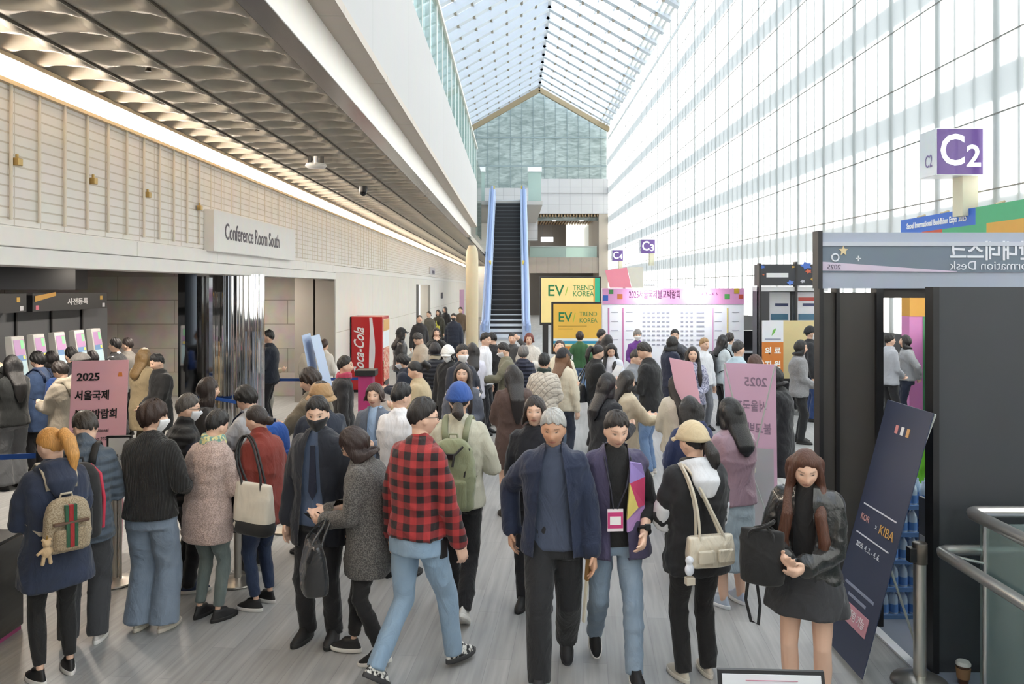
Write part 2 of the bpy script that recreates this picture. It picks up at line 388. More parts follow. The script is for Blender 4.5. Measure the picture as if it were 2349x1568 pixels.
# right wall: frosted daylight panels, joints, outer posts and beams that shade it
struct(G().box(XR, XR + .012, -14, GY, 1.55, EZ).build('window_2', TRANSLUCENT('#fbfbf8', .86)))
g = G()
for i in range(13):
    z = 2.88 + 1.213 * (i - 1)
    if 2.0 < z < EZ: g.box(XR - .012, XR, -14, GY, z - .012, z + .012)
struct(g.build('window_2_joints', M('#8d8b86', .6)))
g = G(); y = -13.8; k = 0
while y < GY:
    if k % 3 == 0: g.box(XR + .055, XR + .2, y - .085, y + .085, 1.5, EZ)
    else: g.box(XR + .045, XR + .09, y - .035, y + .035, 1.5, EZ)
    y += .5897; k += 1
for z in (4.45, 6.55, 8.85, 11.27, 13.7): g.box(XR + .55, XR + .8, -14, GY, z - .13, z + .13)
struct(g.build('trim_11', M('#b4bdc6', .5)))
struct(G().box(XR - .05, XR + .3, -14, GY, 0, 1.55).build('wall_right', M('#4a4c4f', .5)))
g = G()
for dx, dz, r in ((.17, -.17, .10), (.42, -.07, .085), (.7, .05, .07)): g.tube([(XR - dx, -14, EZ + dz), (XR - dx, YE, EZ + dz)], r, 8)
g.box(XR - .03, XR + .05, -14, YE, EZ - 1.25, EZ - 1.1)
struct(g.build('trim_12', M('#dcdedd', .4), smooth=True))
struct(G().box(-14, XR + 1, -14.3, -14, 0, 20).build('wall_back', M('#cfcac2')))
# far end: bridge, balcony recess
white = brickmat('white_panels', '#c0c0c2', '#bcbcbe', '#9d9da0', .93, .72, axis='XZ', msize=.012, noise=.05)
taupe = brickmat('taupe_panels', '#aa9f94', '#a59a8f', '#8f857b', .93, 3.0, axis='XZ', msize=.012)
zz = lambda y: 2.5 + (VY - y) * YE / FPX
xx = lambda x: (x - VX) * YE / FPX
g = G(); g.box(xx(1230), XR, YE, YE + .4, zz(442), zz(410)); g.box(xx(1230), XR, YE + .08, YE + .4, zz(446), zz(442)); g.box(xx(1230), XR, YE, YE + .4, zz(490), zz(446))
g.box(xx(1207), xx(1233), YE - .5, YE + .4, zz(552), zz(468)); g.box(XLU, xx(1230), YE - .3, YE + .4, zz(500), zz(432))
struct(g.build('wall_end_bridge', white))
struct(G().box(xx(1213), xx(1378), YE + .2, YE + .6, zz(626), zz(590)).build('wall_end_balcony', taupe))
g = G(); g.box(xx(1374), XR, YE + .05, YE + 9, 0, zz(490)); g.box(xx(1207), xx(1216), YE + .5, YE + 1.0, 0, zz(552)); struct(g.build('wall_end_jamb', M('#b0a699', .6)))
YI = YE + 9; zi = lambda y: 2.5 + (VY - y) * YI / FPX; xi = lambda x: (x - VX) * YI / FPX
g = G()
for i in range(28): g.box(.9 + i * .25, .9 + i * .25 + .12, YE + .3, YI, zz(490) - .2, zz(490) - .03)
g.box(.5, XR, YE + .3, YI, zz(490), zz(490) + .1); struct(g.build('ceiling_end_slats', M('#b39a78', .55)))
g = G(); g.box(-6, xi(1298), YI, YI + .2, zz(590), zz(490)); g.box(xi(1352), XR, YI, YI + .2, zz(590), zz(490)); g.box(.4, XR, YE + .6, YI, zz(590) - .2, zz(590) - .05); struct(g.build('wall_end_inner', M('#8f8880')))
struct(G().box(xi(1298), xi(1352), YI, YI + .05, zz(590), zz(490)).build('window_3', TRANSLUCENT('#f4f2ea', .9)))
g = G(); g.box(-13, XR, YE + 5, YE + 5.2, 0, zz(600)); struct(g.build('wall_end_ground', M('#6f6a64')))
g = G(); g.box(-4.2, -2.2, YE, YE + .2, 0, zz(500)); struct(g.build('wall_end_left', stone))
g = G(); g.box(-3.7, xx(1230), 50.6, YE, 7.8, 8.06); struct(g.build('floor_landing', M('#b9b6b1')))
bb = thing('balcony_railing', 'glass balcony railing with grey top rail above the taupe band at the far end', 'railing', (xx(1215), YE + .3, zz(590)))
bw = xx(1370) - xx(1215); bh = zz(566) - zz(590)
G().box(0, bw, -.02, .0, 0, bh).build('glass_pane', GLASS('#cfe0da', .4), bb); G().box(0, bw, -.05, .03, bh, bh + .08).build('top_rail', M('#9aa09d', .4), bb)
for i, x in enumerate((1271, 1334)):
    o = G().lathe([(.16, .12), (.18, .0)], (xx(x) * 1.05, YE + 3.2, zz(490) - .33)).build('downlight', M('#ffffff', .5, emit=8.0)); tag(o, 'round white downlight in the far slatted ceiling, ' + ('nearer the white pier' if i == 0 else 'nearer the beige end jamb'), 'light', 'downlights over the balcony')
o = G().box(xi(1240), xi(1268), YI - 1, YI - .85, zi(556), zi(545)).build('hanging_sign', M('#f4f6fa', .4, emit=1.2)); tag(o, 'small glowing white sign hanging over the far balcony', 'sign')
for x in (1243, 1265): G().tube([(xi(x), YI - .92, zi(546)), (xi(x), YI - .92, zz(490) - .1)], .02, 6).build('cable', M('#888', .5), o)
# pillar closing the left corridor
o = G().lathe([(.22, 0), (.22, 3.5), (.20, 3.75), (.12, 3.95)], (-1.48, 27.4, 0)).build('pillar_left', M('#cbbd9f', .5), smooth=True); struct(o)
g = G(); g.box(-1.34, -1.28, 27.2, 30.5, 4.3, 6.9); struct(g.build('window_4', GLASS('#a9b6b0', .6)))
# alcove behind the left wall
alc = brickmat('granite', '#b9b2ab', '#a8a099', '#7d766f', 2.6, .55, axis='XZ', off=.5, msize=.008, noise=.45)
struct(G().box(-13, -4.0, 18.0, 18.3, 0, 3.2).build('wall_alcove_end', alc))
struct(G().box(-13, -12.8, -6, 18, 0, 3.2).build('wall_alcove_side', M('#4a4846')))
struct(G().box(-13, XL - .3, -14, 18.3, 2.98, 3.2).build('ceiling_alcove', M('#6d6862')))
g = G(); g.box(-4.76, -4.36, 17.0, 17.9, 0, 2.98); g.box(-4.32, XL - .001, 17.0, 17.9, 0, 2.98); struct(g.build('wall_alcove_jamb', M('#8f8880', .55)))
struct(G().box(-10.6, -8.0, 14.3, 14.7, 2.45, 2.98).build('trim_13', M('#3a3c40', .3)))
for i, (x, y) in enumerate(((-5.6, 9.0), (-5.6, 12.5), (-5.6, 16.0), (-9, 9.0), (-9, 12.5))):  # added fill: glowing discs with area lights to brighten the dark alcove
    o = G().lathe([(.13, 0), (.13, .02)], (x, y, 2.955)).build('downlight', M('#ffe6c8', .5, emit=14.0)); tag(o, 'round fill light disc added in the alcove ceiling behind the lintel', 'light', 'added alcove fill lights')
    al = bpy.data.objects.new('alcove_lamp', bpy.data.lights.new('alcove_lamp', 'AREA')); COL.objects.link(al); al.location = (x, y, 2.94); al.data.size = .3; al.data.energy = 85; al.data.color = (1, .9, .78)
# doorway further along the left wall
g = G(); g.box(-6.2, XL - .3, 36.4, 36.6, 0, 2.97); g.box(-6.2, XL - .3, 30.8, 31.0, 0, 2.97); g.box(-6.2, -6.0, 30.8, 36.6, 0, 2.97); g.box(-6.2, XL - .3, 30.8, 36.6, 2.62, 2.97)
struct(g.build('door_1', M('#f2f2f0', .5)))
g = G(); g.box(XL - .32, XL + .02, 31.2, 31.8, 0, 2.6); struct(g.build('door_1_frame', M('#4c443c', .4)))
g = G(); g.box(XL - .32, XL + .02, 35.2, 36.2, 0, 2.6); struct(g.build('door_1_leaf', M('#8f887c', .5)))
pl = bpy.data.objects.new('door_lamp', bpy.data.lights.new('door_lamp', 'POINT')); COL.objects.link(pl); pl.location = (-5.1, 33.6, 2.2); pl.data.energy = 120; pl.data.shadow_soft_size = .3
# ---------------------------------------------------------------- people
rng = np.random.default_rng(7)
class S:
    """a bundle of closed shells that gets fused into one continuous skin"""
    def __init__(s): s.v = []; s.f = []; s.n = 0
    def rings(s, R):
        R = np.asarray(R); k, n = R.shape[0], R.shape[1]; b = s.n
        s.v.append(R.reshape(-1, 3)); s.v.append(R[0].mean(0)[None]); s.v.append(R[-1].mean(0)[None])
        for i in range(k - 1):
            for j in range(n):
                j2 = (j + 1) % n; s.f.append((b + i * n + j, b + i * n + j2, b + (i + 1) * n + j2, b + (i + 1) * n + j))
        c0 = b + k * n; c1 = c0 + 1
        for j in range(n):
            j2 = (j + 1) % n; s.f.append((c0, b + j2, b + j)); s.f.append((c1, b + (k - 1) * n + j, b + (k - 1) * n + j2))
        s.n += k * n + 2; return s
    def tube(s, pts, rad, n=12, flat=1.0, fdir=None, round_=True):
        P = [np.asarray(p, float) for p in pts]; r = list(rad) if hasattr(rad, '__len__') else [rad] * len(P)
        if round_:
            d0 = P[0] - P[1]; d0 /= np.linalg.norm(d0) + 1e-9; d1 = P[-1] - P[-2]; d1 /= np.linalg.norm(d1) + 1e-9
            P = [P[0] + d0 * r[0] * .8, P[0] + d0 * r[0] * .5] + P + [P[-1] + d1 * r[-1] * .5, P[-1] + d1 * r[-1] * .8]
            r = [r[0] * .5, r[0] * .85] + r + [r[-1] * .85, r[-1] * .5]
        a = np.linspace(0, 2 * np.pi, n, endpoint=False); R = []; u = None
        for i, p in enumerate(P):
            t = P[min(i + 1, len(P) - 1)] - P[max(i - 1, 0)]; t /= np.linalg.norm(t) + 1e-9
            if fdir is not None: u = np.asarray(fdir, float)
            elif u is None: u = np.cross(t, [0, 0, 1.0] if abs(t[2]) < .8 else [0, 1.0, 0])
            u = u - t * u.dot(t); u /= np.linalg.norm(u) + 1e-9; w = np.cross(t, u)
            R.append(p + r[i] * (np.cos(a)[:, None] * u * flat + np.sin(a)[:, None] * w))
        return s.rings(R)
    def blob(s, c, r, Rm=None, n=14):
        th = np.linspace(.25, np.pi - .25, 9); a = np.linspace(0, 2 * np.pi, n, endpoint=False); r = np.broadcast_to(np.asarray(r, float), 3)
        R = [np.stack([np.sin(t) * np.cos(a), np.sin(t) * np.sin(a), np.full(n, np.cos(t))], 1) * r for t in th]
        R = np.asarray(R)
        if Rm is not None: R = R @ np.asarray(Rm).T
        return s.rings(R + np.asarray(c, float))
    def fuse(s, vox, smooth=2):
        me = bpy.data.meshes.new('tmp'); V = np.concatenate(s.v)
        me.from_pydata(V.tolist(), [], s.f); ob = bpy.data.objects.new('tmp', me); COL.objects.link(ob)
        md = ob.modifiers.new('r', 'REMESH'); md.mode = 'VOXEL'; md.voxel_size = vox
        dg = bpy.context.evaluated_depsgraph_get(); ev = ob.evaluated_get(dg); m2 = ev.to_mesh()
        nv = len(m2.vertices); V = np.empty(nv * 3); m2.vertices.foreach_get('co', V); V = V.reshape(-1, 3)
        ne = len(m2.edges); E = np.empty(ne * 2, int); m2.edges.foreach_get('vertices', E); E = E.reshape(-1, 2)
        nl = len(m2.loops); Lp = np.empty(nl, int); m2.loops.foreach_get('vertex_index', Lp)
        npol = len(m2.polygons); ls = np.empty(npol, int); m2.polygons.foreach_get('loop_start', ls)
        ev.to_mesh_clear(); bpy.data.objects.remove(ob); bpy.data.meshes.remove(me)
        F = Lp.reshape(-1, 4) if nl == npol * 4 else None
        if F is None: F = [tuple(Lp[ls[i]:(ls[i + 1] if i + 1 < npol else nl)]) for i in range(npol)]
        deg = np.bincount(E.ravel(), minlength=nv).astype(float)
        for it in range(smooth * 2):
            acc = np.stack([np.bincount(E[:, 0], V[E[:, 1], k], nv) + np.bincount(E[:, 1], V[E[:, 0], k], nv) for k in range(3)], 1) / deg[:, None]
            V = V + (acc - V) * (.55 if it % 2 == 0 else -.30)
        return V, F
def mkobj(name, V, F, mat, parent=None, smooth=True, tone=None):
    me = bpy.data.meshes.new(name)
    F = F.tolist() if isinstance(F, np.ndarray) else F
    me.from_pydata(V.tolist() if isinstance(V, np.ndarray) else V, [], F)
    if smooth: me.polygons.foreach_set('use_smooth', [True] * len(me.polygons))
    me.materials.append(mat)
    if tone is not None:
        at_ = me.color_attributes.new('tone', 'FLOAT_COLOR', 'POINT'); at_.data.foreach_set('color', np.concatenate([tone, np.ones((len(tone), 1))], 1).astype(np.float32).ravel())
    o = bpy.data.objects.new(name, me); COL.objects.link(o)
    if parent is not None: o.parent = parent
    return o
def normals(V, F):
    N = np.zeros_like(V); F = np.asarray(F)
    n = np.cross(V[F[:, 2]] - V[F[:, 0]], V[F[:, 3]] - V[F[:, 1]])
    for k in range(4):
        for a in range(3): N[:, a] += np.bincount(F[:, k], n[:, a], len(V))
    return N / (np.linalg.norm(N, axis=1, keepdims=True) + 1e-12)
def wrinkle(V, F, A):
    if A <= 0 or not isinstance(F, np.ndarray): return V
    N = normals(V, F); d = np.zeros(len(V))
    for k in range(4):
        w = rng.normal(size=3); w /= np.linalg.norm(w); w[2] = w[2] * 1.6; f = rng.uniform(22, 46)
        q = rng.normal(size=3) * 14
        d += np.sin(V @ w * f + 1.7 * np.sin(V @ q) + rng.uniform(0, 6)) * rng.uniform(.2, .6)
    for k in range(5):                                                   # sharper drag folds
        w = rng.normal(size=3); w /= np.linalg.norm(w); f = rng.uniform(9, 17); q = rng.normal(size=3) * 7; m = rng.normal(size=3) * 5
        r = 1 - np.abs(np.sin(V @ w * f + 1.3 * np.sin(V @ q + k) + rng.uniform(0, 6)))
        d += (r ** 3) * 2.6 * np.clip(np.sin(V @ m + rng.uniform(0, 6)), 0, 1)
    return V + N * (d * A * .62)[:, None]
def rotx(a): c, s = math.cos(a), math.sin(a); return np.array([[1, 0, 0], [0, c, -s], [0, s, c]])
def roty(a): c, s = math.cos(a), math.sin(a); return np.array([[c, 0, s], [0, 1, 0], [-s, 0, c]])
def rotz(a): c, s = math.cos(a), math.sin(a); return np.array([[c, -s, 0], [s, c, 0], [0, 0, 1]])
def ik(a, b, l1, l2, pole):
    a = np.asarray(a, float); b = np.asarray(b, float); d = b - a; D = np.linalg.norm(d); mx = (l1 + l2) * .995
    if D > mx: b = a + d * mx / D; d = b - a; D = mx
    x = (l1 * l1 - l2 * l2 + D * D) / (2 * D); h = math.sqrt(max(0, l1 * l1 - x * x)); t = d / D
    p = np.asarray(pole, float); p = p - t * p.dot(t); p /= np.linalg.norm(p) + 1e-9
    return a + t * x + p * h, b
def headsurf(th, ph, f=1.0):
    th = np.asarray(th, float); ph = np.asarray(ph, float)
    st = np.sin(th); x, y, z = st * np.sin(ph), st * np.cos(ph), np.cos(th)
    X, Y, Z = x * .074, y * .094, z * .117
    t = np.clip(-z, 0, 1); X = X * (1 - .34 * t ** 1.6) * (1 + .03 * np.clip(z, 0, 1))
    Y = np.where(y > 0, Y * (1 - .10 * t ** 2), Y * (1 - .42 * t ** 1.1))
    fr = (y > 0) * f; g = lambda cx, cz, sx, sz: np.exp(-((X - cx) / sx) ** 2 - ((Z - cz) / sz) ** 2)
    Y = Y + fr * (.021 * g(0, -.022, .0135, .016) + .010 * g(0, .005, .010, .024) + .006 * g(0, -.056, .024, .010) + .009 * g(0, -.098, .026, .018)
                  - .010 * (g(.031, .012, .016, .013) + g(-.031, .012, .016, .013)) + .004 * g(0, .036, .05, .012) + .004 * (g(.042, -.02, .018, .02) + g(-.042, -.02, .018, .02)))
    return np.stack(np.broadcast_arrays(X, Y, Z), -1)
def head_rings():
    th = np.linspace(.09, np.pi - .12, 44); a = np.linspace(0, 2 * np.pi, 60, endpoint=False)
    return headsurf(th[:, None], -a[None, :])
HAIRLINE = {'short': [54, 58, 71, 86, 106, 112], 'bangs': [76, 74, 84, 104, 120, 124], 'long': [56, 62, 90, 108, 120, 124], 'up': [54, 58, 78, 92, 112, 118], 'bald': [40, 48, 78, 100, 116, 120]}
def hair_cap(line, th_top, th_side, drop=0.0, drop_from=52, vol=.0, seed=0, lump=.003):
    """shell of hair over the skull; drop lets the sides and back hang down as a bob"""
    r = np.random.default_rng(seed); ph = np.linspace(-180, 180, 73)[:-1]; A = np.abs(ph); lim = np.interp(A, [0, 35, 65, 95, 140, 180], HAIRLINE[line])
    lim = lim + 2.5 * np.sin(np.radians(ph) * 7 + seed) * (A < 60) + 4.0 * np.sin(np.radians(ph) * 17 + 2 * seed) * np.sin(np.radians(ph) * 9 + seed)
    rows = 20; ts = np.linspace(.03, 1, rows); out = []
    for t in ts:
        th = np.radians(lim) * t; P = headsurf(th, np.radians(ph), 0.0)
        D = P / (np.linalg.norm(P, axis=1, keepdims=True) + 1e-9); k = np.interp(np.degrees(th), [0, 40, 95, 130], [th_top, th_top, th_side, th_side * .7])
        e = np.where(A < 50, .55 + .45 * (1 - t), 1.0); 
        k = k * (1 - .7 * t ** 6 * (1 if drop == 0 else (A < drop_from)))
        P = P + D * (k * e)[:, None]; P += D * (lump * np.sin(np.radians(ph) * 11 + t * 9 + seed) * np.sin(t * 7 + seed) + lump * .55 * t * np.sin(np.radians(ph) * 24 + 5 * t + seed))[:, None]; out.append(P)
    if drop > 0:
        last = out[-1]; m = np.clip((A - drop_from) / 14, 0, 1)
        mid = headsurf(np.full(len(ph), np.radians(88)), np.radians(ph), 0.0); mid = mid * (1 + (th_side + vol) / np.linalg.norm(mid, axis=1))[:, None]
        for q in np.linspace(.12, 1, 10):
            z = last[:, 2] + (-drop - last[:, 2]) * q * m; xy = last[:, :2] + (mid[:, :2] * (1.0 + vol * 3 * math.sin(q * 2.6)) - last[:, :2]) * min(1, q * 2.2) * m[:, None]
            P = np.concatenate([xy, z[:, None]], 1); P[:, :2] *= 1 + .012 * np.sin(np.radians(ph) * 17 + q * 3)[:, None]; out.append(P)
    out.append(out[-1] * np.array([.9, .9, 1.0]) + np.array([0, .0, .006])); out.append(out[-1] * .8)
    return np.asarray(out)
BODY = [(.36, .165, .115), (.44, .172, .122), (.50, .168, .122), (.545, .155, .115), (.60, .140, .104), (.655, .142, .107), (.71, .155, .113), (.765, .165, .108), (.80, .165, .096), (.822, .138, .084), (.838, .098, .074), (.852, .066, .066)]
SK = ['#dfb9a2', '#d6ad95', '#c69b80']
HANDS = {'down': (.245, .03, .475), 'downf': (.23, .14, .48), 'downb': (.25, -.16, .49), 'phone': (.07, .30, .66), 'phonelow': (.09, .31, .60), 'clasp': (.04, .24, .56), 'pocket': (.24, .06, .54),
         'belly': (.06, .22, .60), 'strap': (.13, .15, .74), 'fwd': (.14, .42, .66), 'back': (.07, -.20, .54), 'mouth': (.04, .17, .83), 'up': (.20, .34, .93), 'point': (.22, .52, .70), 'cross': (-.10, .20, .62)}
PEOPLE = {}
def person(key, label, px, s, H=1.65, yaw=0, w=1.0, lean=0, hd=(0, 0), L='down', R='down', legs='stand', top=None, inner=None, bot=None, shoe=('#1c1c1e', '#1c1c1e'), hair=('short', '#1b1716'),
           hat=None, mask=None, glasses=False, scarf=None, near=None, tone=0, loc=None, curl=.45, sit=False, palm=None):
    """px = column of the feet in the photograph, s = pixels per metre there (fixes the distance); yaw 0 looks away down the hall, 180 at the camera, 90 to the left"""
    yt = VY + s * (CH - H); best = None
    for fct in ((1,) if s > 284 else (1, .975, .95, .925, .90, 1.03)):          # keep people from standing inside one another: shift along the line of sight, head staying level in view
        q = at(px, s * fct); dm = min([math.hypot(q[0] - o['X'], q[1] - o['Y']) for o in PEOPLE.values()] or [9])
        if best is None or dm > best[0] + .001: best = (dm, fct)
        if dm >= .55: best = (dm, fct); break
    s = s * best[1]; H = min(1.86, max(1.45, CH - (yt - VY) / s))
    X, Y = at(px, s); k = H / 1.7; near = (s > 225) if near is None else near
    sd = len(PEOPLE) * 3 + 1; bulk = 1.0
    hz = .515 * H; lean = math.radians(lean)
    Rl = rotx(-lean)
    def T(p):
        p = np.asarray(p, float); z = p[..., 2] - hz; m = np.clip(z / (.12 * H), 0, 1)[..., None]
        q = np.concatenate([p[..., :2], z[..., None]], -1) @ Rl.T + np.array([0, 0, hz]); return p * (1 - m) + q * m
    Ti = lambda V: (V - np.array([0, 0, hz])) @ Rl + np.array([0, 0, hz])
    n = 20; ang = np.linspace(0, 2 * np.pi, n, endpoint=False)
    def torso(S_, z0, z1, ease, flare=0.0, cut=None, top_ease=None, yo=0.0):
        fs = [z0] + [f for f, _, _ in BODY if z0 + .01 < f < z1 - .004] + [z1]; R = []
        for f in fs:
            a = np.interp(f, [b[0] for b in BODY], [b[1] for b in BODY]); b_ = np.interp(f, [b[0] for b in BODY], [b[2] for b in BODY])
            e = ease * np.interp(f, [.78, .86], [1, .45]) + flare * max(0, .60 - f) / .25
            if f < .36: a = .165; b_ = .115
            yy = np.interp(f, [.5, .62, .74, .82, .86], [0, .004, -.008, .0, .012])
            pw = .82; ca = np.sign(np.cos(ang)) * np.abs(np.cos(ang)) ** pw; sa = np.sign(np.sin(ang)) * np.abs(np.sin(ang)) ** pw
            R.append(T(np.stack([(a * k * w + e) * ca, (b_ * k + e) * sa + yy * k + yo, np.full(n, f * H)], 1)))
        S_.rings(R)
    # joints
    shL, shR = T(np.array([-.155 * k * w, 0, .800 * H])), T(np.array([.155 * k * w, 0, .800 * H]))
    arms = {}
    for side, spec, sh in ((-1, L, shL), (1, R, shR)):
        hx, hy, hzf = HANDS[spec] if isinstance(spec, str) else spec
        tgt = np.array([side * hx * k, hy * k, hzf * H]); pole = np.array([side * .45, -.55, -.6]) if hzf < .8 else np.array([side * .8, -.1, -.6])
        if isinstance(spec, str) and spec == 'back': pole = np.array([side * 1.0, -.5, 0])
        el, wr = ik(sh, tgt, .172 * H, .152 * H, pole); arms[side] = (sh, el, wr, hzf)
    # legs
    st = {'stand': ((-.095, 0, 0, 8), (.095, .02, 0, 8)), 'wide': ((-.14, 0, 0, 14), (.14, .0, 0, 14)), 'walk': ((-.08, -.26, .07, 3), (.08, .26, 0, 4)), 'walkb': ((-.08, .26, 0, 4), (.08, -.26, .07, 3)),
          'step': ((-.085, -.11, .02, 5), (.085, .16, 0, 6)), 'stepb': ((-.085, .16, 0, 6), (.085, -.11, .02, 5))}[legs]
    lg = {}
    for side, (fx, fy, lift, toe) in zip((-1, 1), st):
        hip = np.array([side * .088 * k * w, 0, hz]); an = np.array([fx * k, fy * k, .05 * H + lift * k]); kn, an = ik(hip, an, .245 * H, .228 * H, (side * .08, 1, .1))
        if sit:
            hip = np.array([side * .088 * k, 0, .30 * H]); kn = hip + np.array([side * .03, .40 * k, .0]); an = kn + np.array([0, .02, -.25 * H])
        lg[side] = (hip, kn, an, lift, toe)
    # head
    nb = T(np.array([0, .012 * k, .845 * H])); Rh = Rl @ rotz(math.radians(hd[0])) @ rotx(-math.radians(hd[1])); hs = k ** .5 * .985
    hc = nb + Rl @ np.array([0, .018 + .0008 * hd[1], .083 * H / 1.0 * 1.0]) + np.array([0, .0011 * max(hd[1], 0) * 0, -.0006 * abs(hd[1])])
    Hd = lambda q: hc + (np.asarray(q) * hs) @ Rh.T
    # ---- body: one fused skin
    B = S(); torso(B, .47, .852, -.020)
    B.tube([nb - Rl @ np.array([0, 0, .05]), nb + np.array([0, .004, .02]), hc + Rh @ np.array([0, -.016, -.06])], [.058 * k, .051 * k, .05], 14)
    B.rings(Hd(head_rings()))
    for e in (-1, 1): B.blob(Hd([e * .073, -.006, -.008]), (.009, .018, .030), Rh)
    hands = {}
    for side in (-1, 1):
        sh, el, wr, hzf = arms[side]
        B.tube([sh, sh * .5 + el * .5, el, el * .45 + wr * .55, wr], np.array([.040, .038, .034, .035, .026]) * k, 10)
        d = wr - el; d /= np.linalg.norm(d)
        spec = L if side < 0 else R
        if palm and side in palm: up = np.asarray(palm[side], float)
        elif hzf < .56: up = np.array([-side * 1.0, .15, 0])                # palm towards the thigh
        else: up = np.array([-side * .75, -.2, .75])
        if spec == 'down': d = d * .5 + np.array([0, .12, -1.0]) * .5
        d /= np.linalg.norm(d); up = up - d * up.dot(d); up /= np.linalg.norm(up); lat = np.cross(d, up) * side     # lat points to the thumb side
        hk = k * 1.02; P = wr + d * .045 * hk
        B.tube([wr - d * .01, wr + d * .03 * hk, wr + d * .085 * hk], [.020, .026, .0255], 12, flat=1.55, fdir=lat)
        for i, (o, ln) in enumerate(((.030, .068), (.010, .078), (-.010, .073), (-.029, .058))):
            p = wr + d * (.084 - .004 * abs(i - 1)) * hk + lat * o * hk; q = [p - d * .012]; dd = d + lat * (o * 2.2); dd /= np.linalg.norm(dd)
            for j, fr in enumerate((.45, .32, .23)):
                a = curl * (1 + .12 * i) * (.5 if j == 0 else 1.0); dd = dd * math.cos(a) + up * math.sin(a); dd /= np.linalg.norm(dd); p = p + dd * ln * fr * hk; q.append(p)
            B.tube(q, [.0092, .0088, .008, .0068], 8)
        tb = wr + d * .022 * hk + lat * .026 * hk; t1 = d * .62 + lat * .62 + up * .42; t1 /= np.linalg.norm(t1); t2 = d * .85 + lat * .15 + up * .45; t2 /= np.linalg.norm(t2)
        B.tube([tb - t1 * .012, tb + t1 * .032 * hk, tb + t1 * .034 * hk + t2 * .032 * hk], [.013, .0115, .009], 8)
        hands[side] = (wr + d * .085 * hk + up * .032, d, up, lat)
        hip, kn, an, lift, toe = lg[side]
        B.tube([hip + np.array([0, 0, .02]), hip * .5 + kn * .5, kn, kn * .62 + an * .38 + np.array([0, -.012, 0]), an, an - np.array([0, -.01, .03])], np.array([.076, .068, .053, .055, .036, .032]) * k * (1.0 if (bot and bot[0] in ('skirt', 'none')) else .62), 12)
    V, F = B.fuse(.0068 if near else .0095, 1)
    loc_ = ((V - hc) @ Rh) / hs; hm = (np.abs(loc_) < .14).all(1)
    base = np.array(lin(SK[tone])); C = np.tile(base, (len(V), 1)); x, y, z = loc_.T
    ell = lambda cx, cz, rx, rz, y0=.05: hm & (y > y0) & (((np.abs(x) - cx) / rx) ** 2 + ((z - cz) / rz) ** 2 < 1)
    C[hm & (((x / .055) ** 2 + ((z + .03) / .03) ** 2) < 1) & (y > .04)] = base * np.array([1.01, .96, .94])
    C[ell(0, -.055, .025, .0085, .06)] = np.array(lin('#b5776a')); C[ell(.033, .033, .020, .0040)] = base * .48
    C[ell(.031, .012, .0135, .0045)] = np.array(lin('#b9a99e')); C[ell(.031, .012, .0075, .0052)] = np.array([.012, .009, .008])
    body = mkobj('person', V, F, SKIN(), tone=C)
    body.location = (X, Y, 0); body.rotation_euler = (0, 0, math.radians(yaw))
    tag(body, label, 'person')
    cv = .012 if near else .017
    # ---- lower clothes
    bt = bot or ('pants', '#15161a')
    kind, bc = bt[0], bt[1]; bm = bc if not isinstance(bc, str) else FAB(bc)
    if kind != 'none':
        Q = S()
        if kind == 'skirt':
            ln = bt[2]; fl = bt[3] if len(bt) > 3 else .05; R = []
            for f in np.linspace(.615, .615 - ln, 8):
                t = (.615 - f) / max(.12, ln); a = np.interp(f, [b[0] for b in BODY], [b[1] for b in BODY]) * k * w; b_ = np.interp(f, [b[0] for b in BODY], [b[2] for b in BODY]) * k
                wv = 1 + .035 * t * np.sin(ang * 7); yy = 0.5 * (lg[-1][1][1] + lg[1][1][1]) * .4 * t
                R.append(np.stack([(a + .012 + fl * t) * np.cos(ang) * wv, (b_ + .012 + fl * t) * np.sin(ang) * wv + yy, np.full(n, f * H)], 1))
            Q.rings(R)
        else:
            if sit: Q.rings([np.stack([.17 * k * np.cos(ang), .13 * k * np.sin(ang), np.full(n, z)], 1) for z in (.27 * H, .34 * H, .40 * H)])
            else: torso(Q, .455, .615, .008)
            rr = {'pants': (.092, .080, .066, .061, .058), 'wide': (.100, .098, .094, .100, .108), 'slim': (.090, .074, .056, .053, .042), 'tights': (.086, .069, .054, .056, .040), 'baggy': (.102, .094, .082, .078, .070)}[kind]
            for side in (-1, 1):
                hip, kn, an, lift, toe = lg[side]; cuff = an + (kn - an) * (.10 if kind in ('slim', 'tights') else .0) - np.array([0, 0, .028 * k if kind in ('wide', 'pants', 'baggy') else 0])
                Q.tube([hip + np.array([0, 0, .03]), hip * .5 + kn * .5, kn + np.array([0, .006, 0]), kn * .5 + cuff * .5, cuff], np.array(rr) * k, 14, round_=False)
        V, F = Q.fuse(cv, 2); V = wrinkle(V, F, .0045 if kind not in ('tights',) else .0015)
        mkobj({'skirt': 'skirt', 'tights': 'leggings'}.get(kind, 'trousers'), V, F, bm, body)
    # ---- shoes
    for side in (-1, 1):
        hip, kn, an, lift, toe = lg[side]; pit = -.62 * min(1, lift / .07)
        Rf = rotz(-side * math.radians(toe)) @ rotx(pit); o = an - np.array([0, 0, .05 * H])
        if lift: o = an + Rf @ np.array([0, 0, -.05 * H])
        def prof(zs, grow, yb=-.062, yf=.185):
            R = []; a = np.linspace(0, 2 * np.pi, 22, endpoint=False)
            for z, gx, f in zs:
                yy = np.cos(a); L_ = (yf - yb) / 2 * f; cy = (yf + yb) / 2 - (1 - f) * .075
                wd = (.040 + .008 * np.clip(yy, -1, 1)) * gx + grow; R.append(np.stack([wd * np.sin(a) * (1 - .12 * np.clip(yy, 0, 1) ** 2), (cy + (L_ + grow) * yy), np.full(22, z)], 1) * k)
            return np.asarray(R)
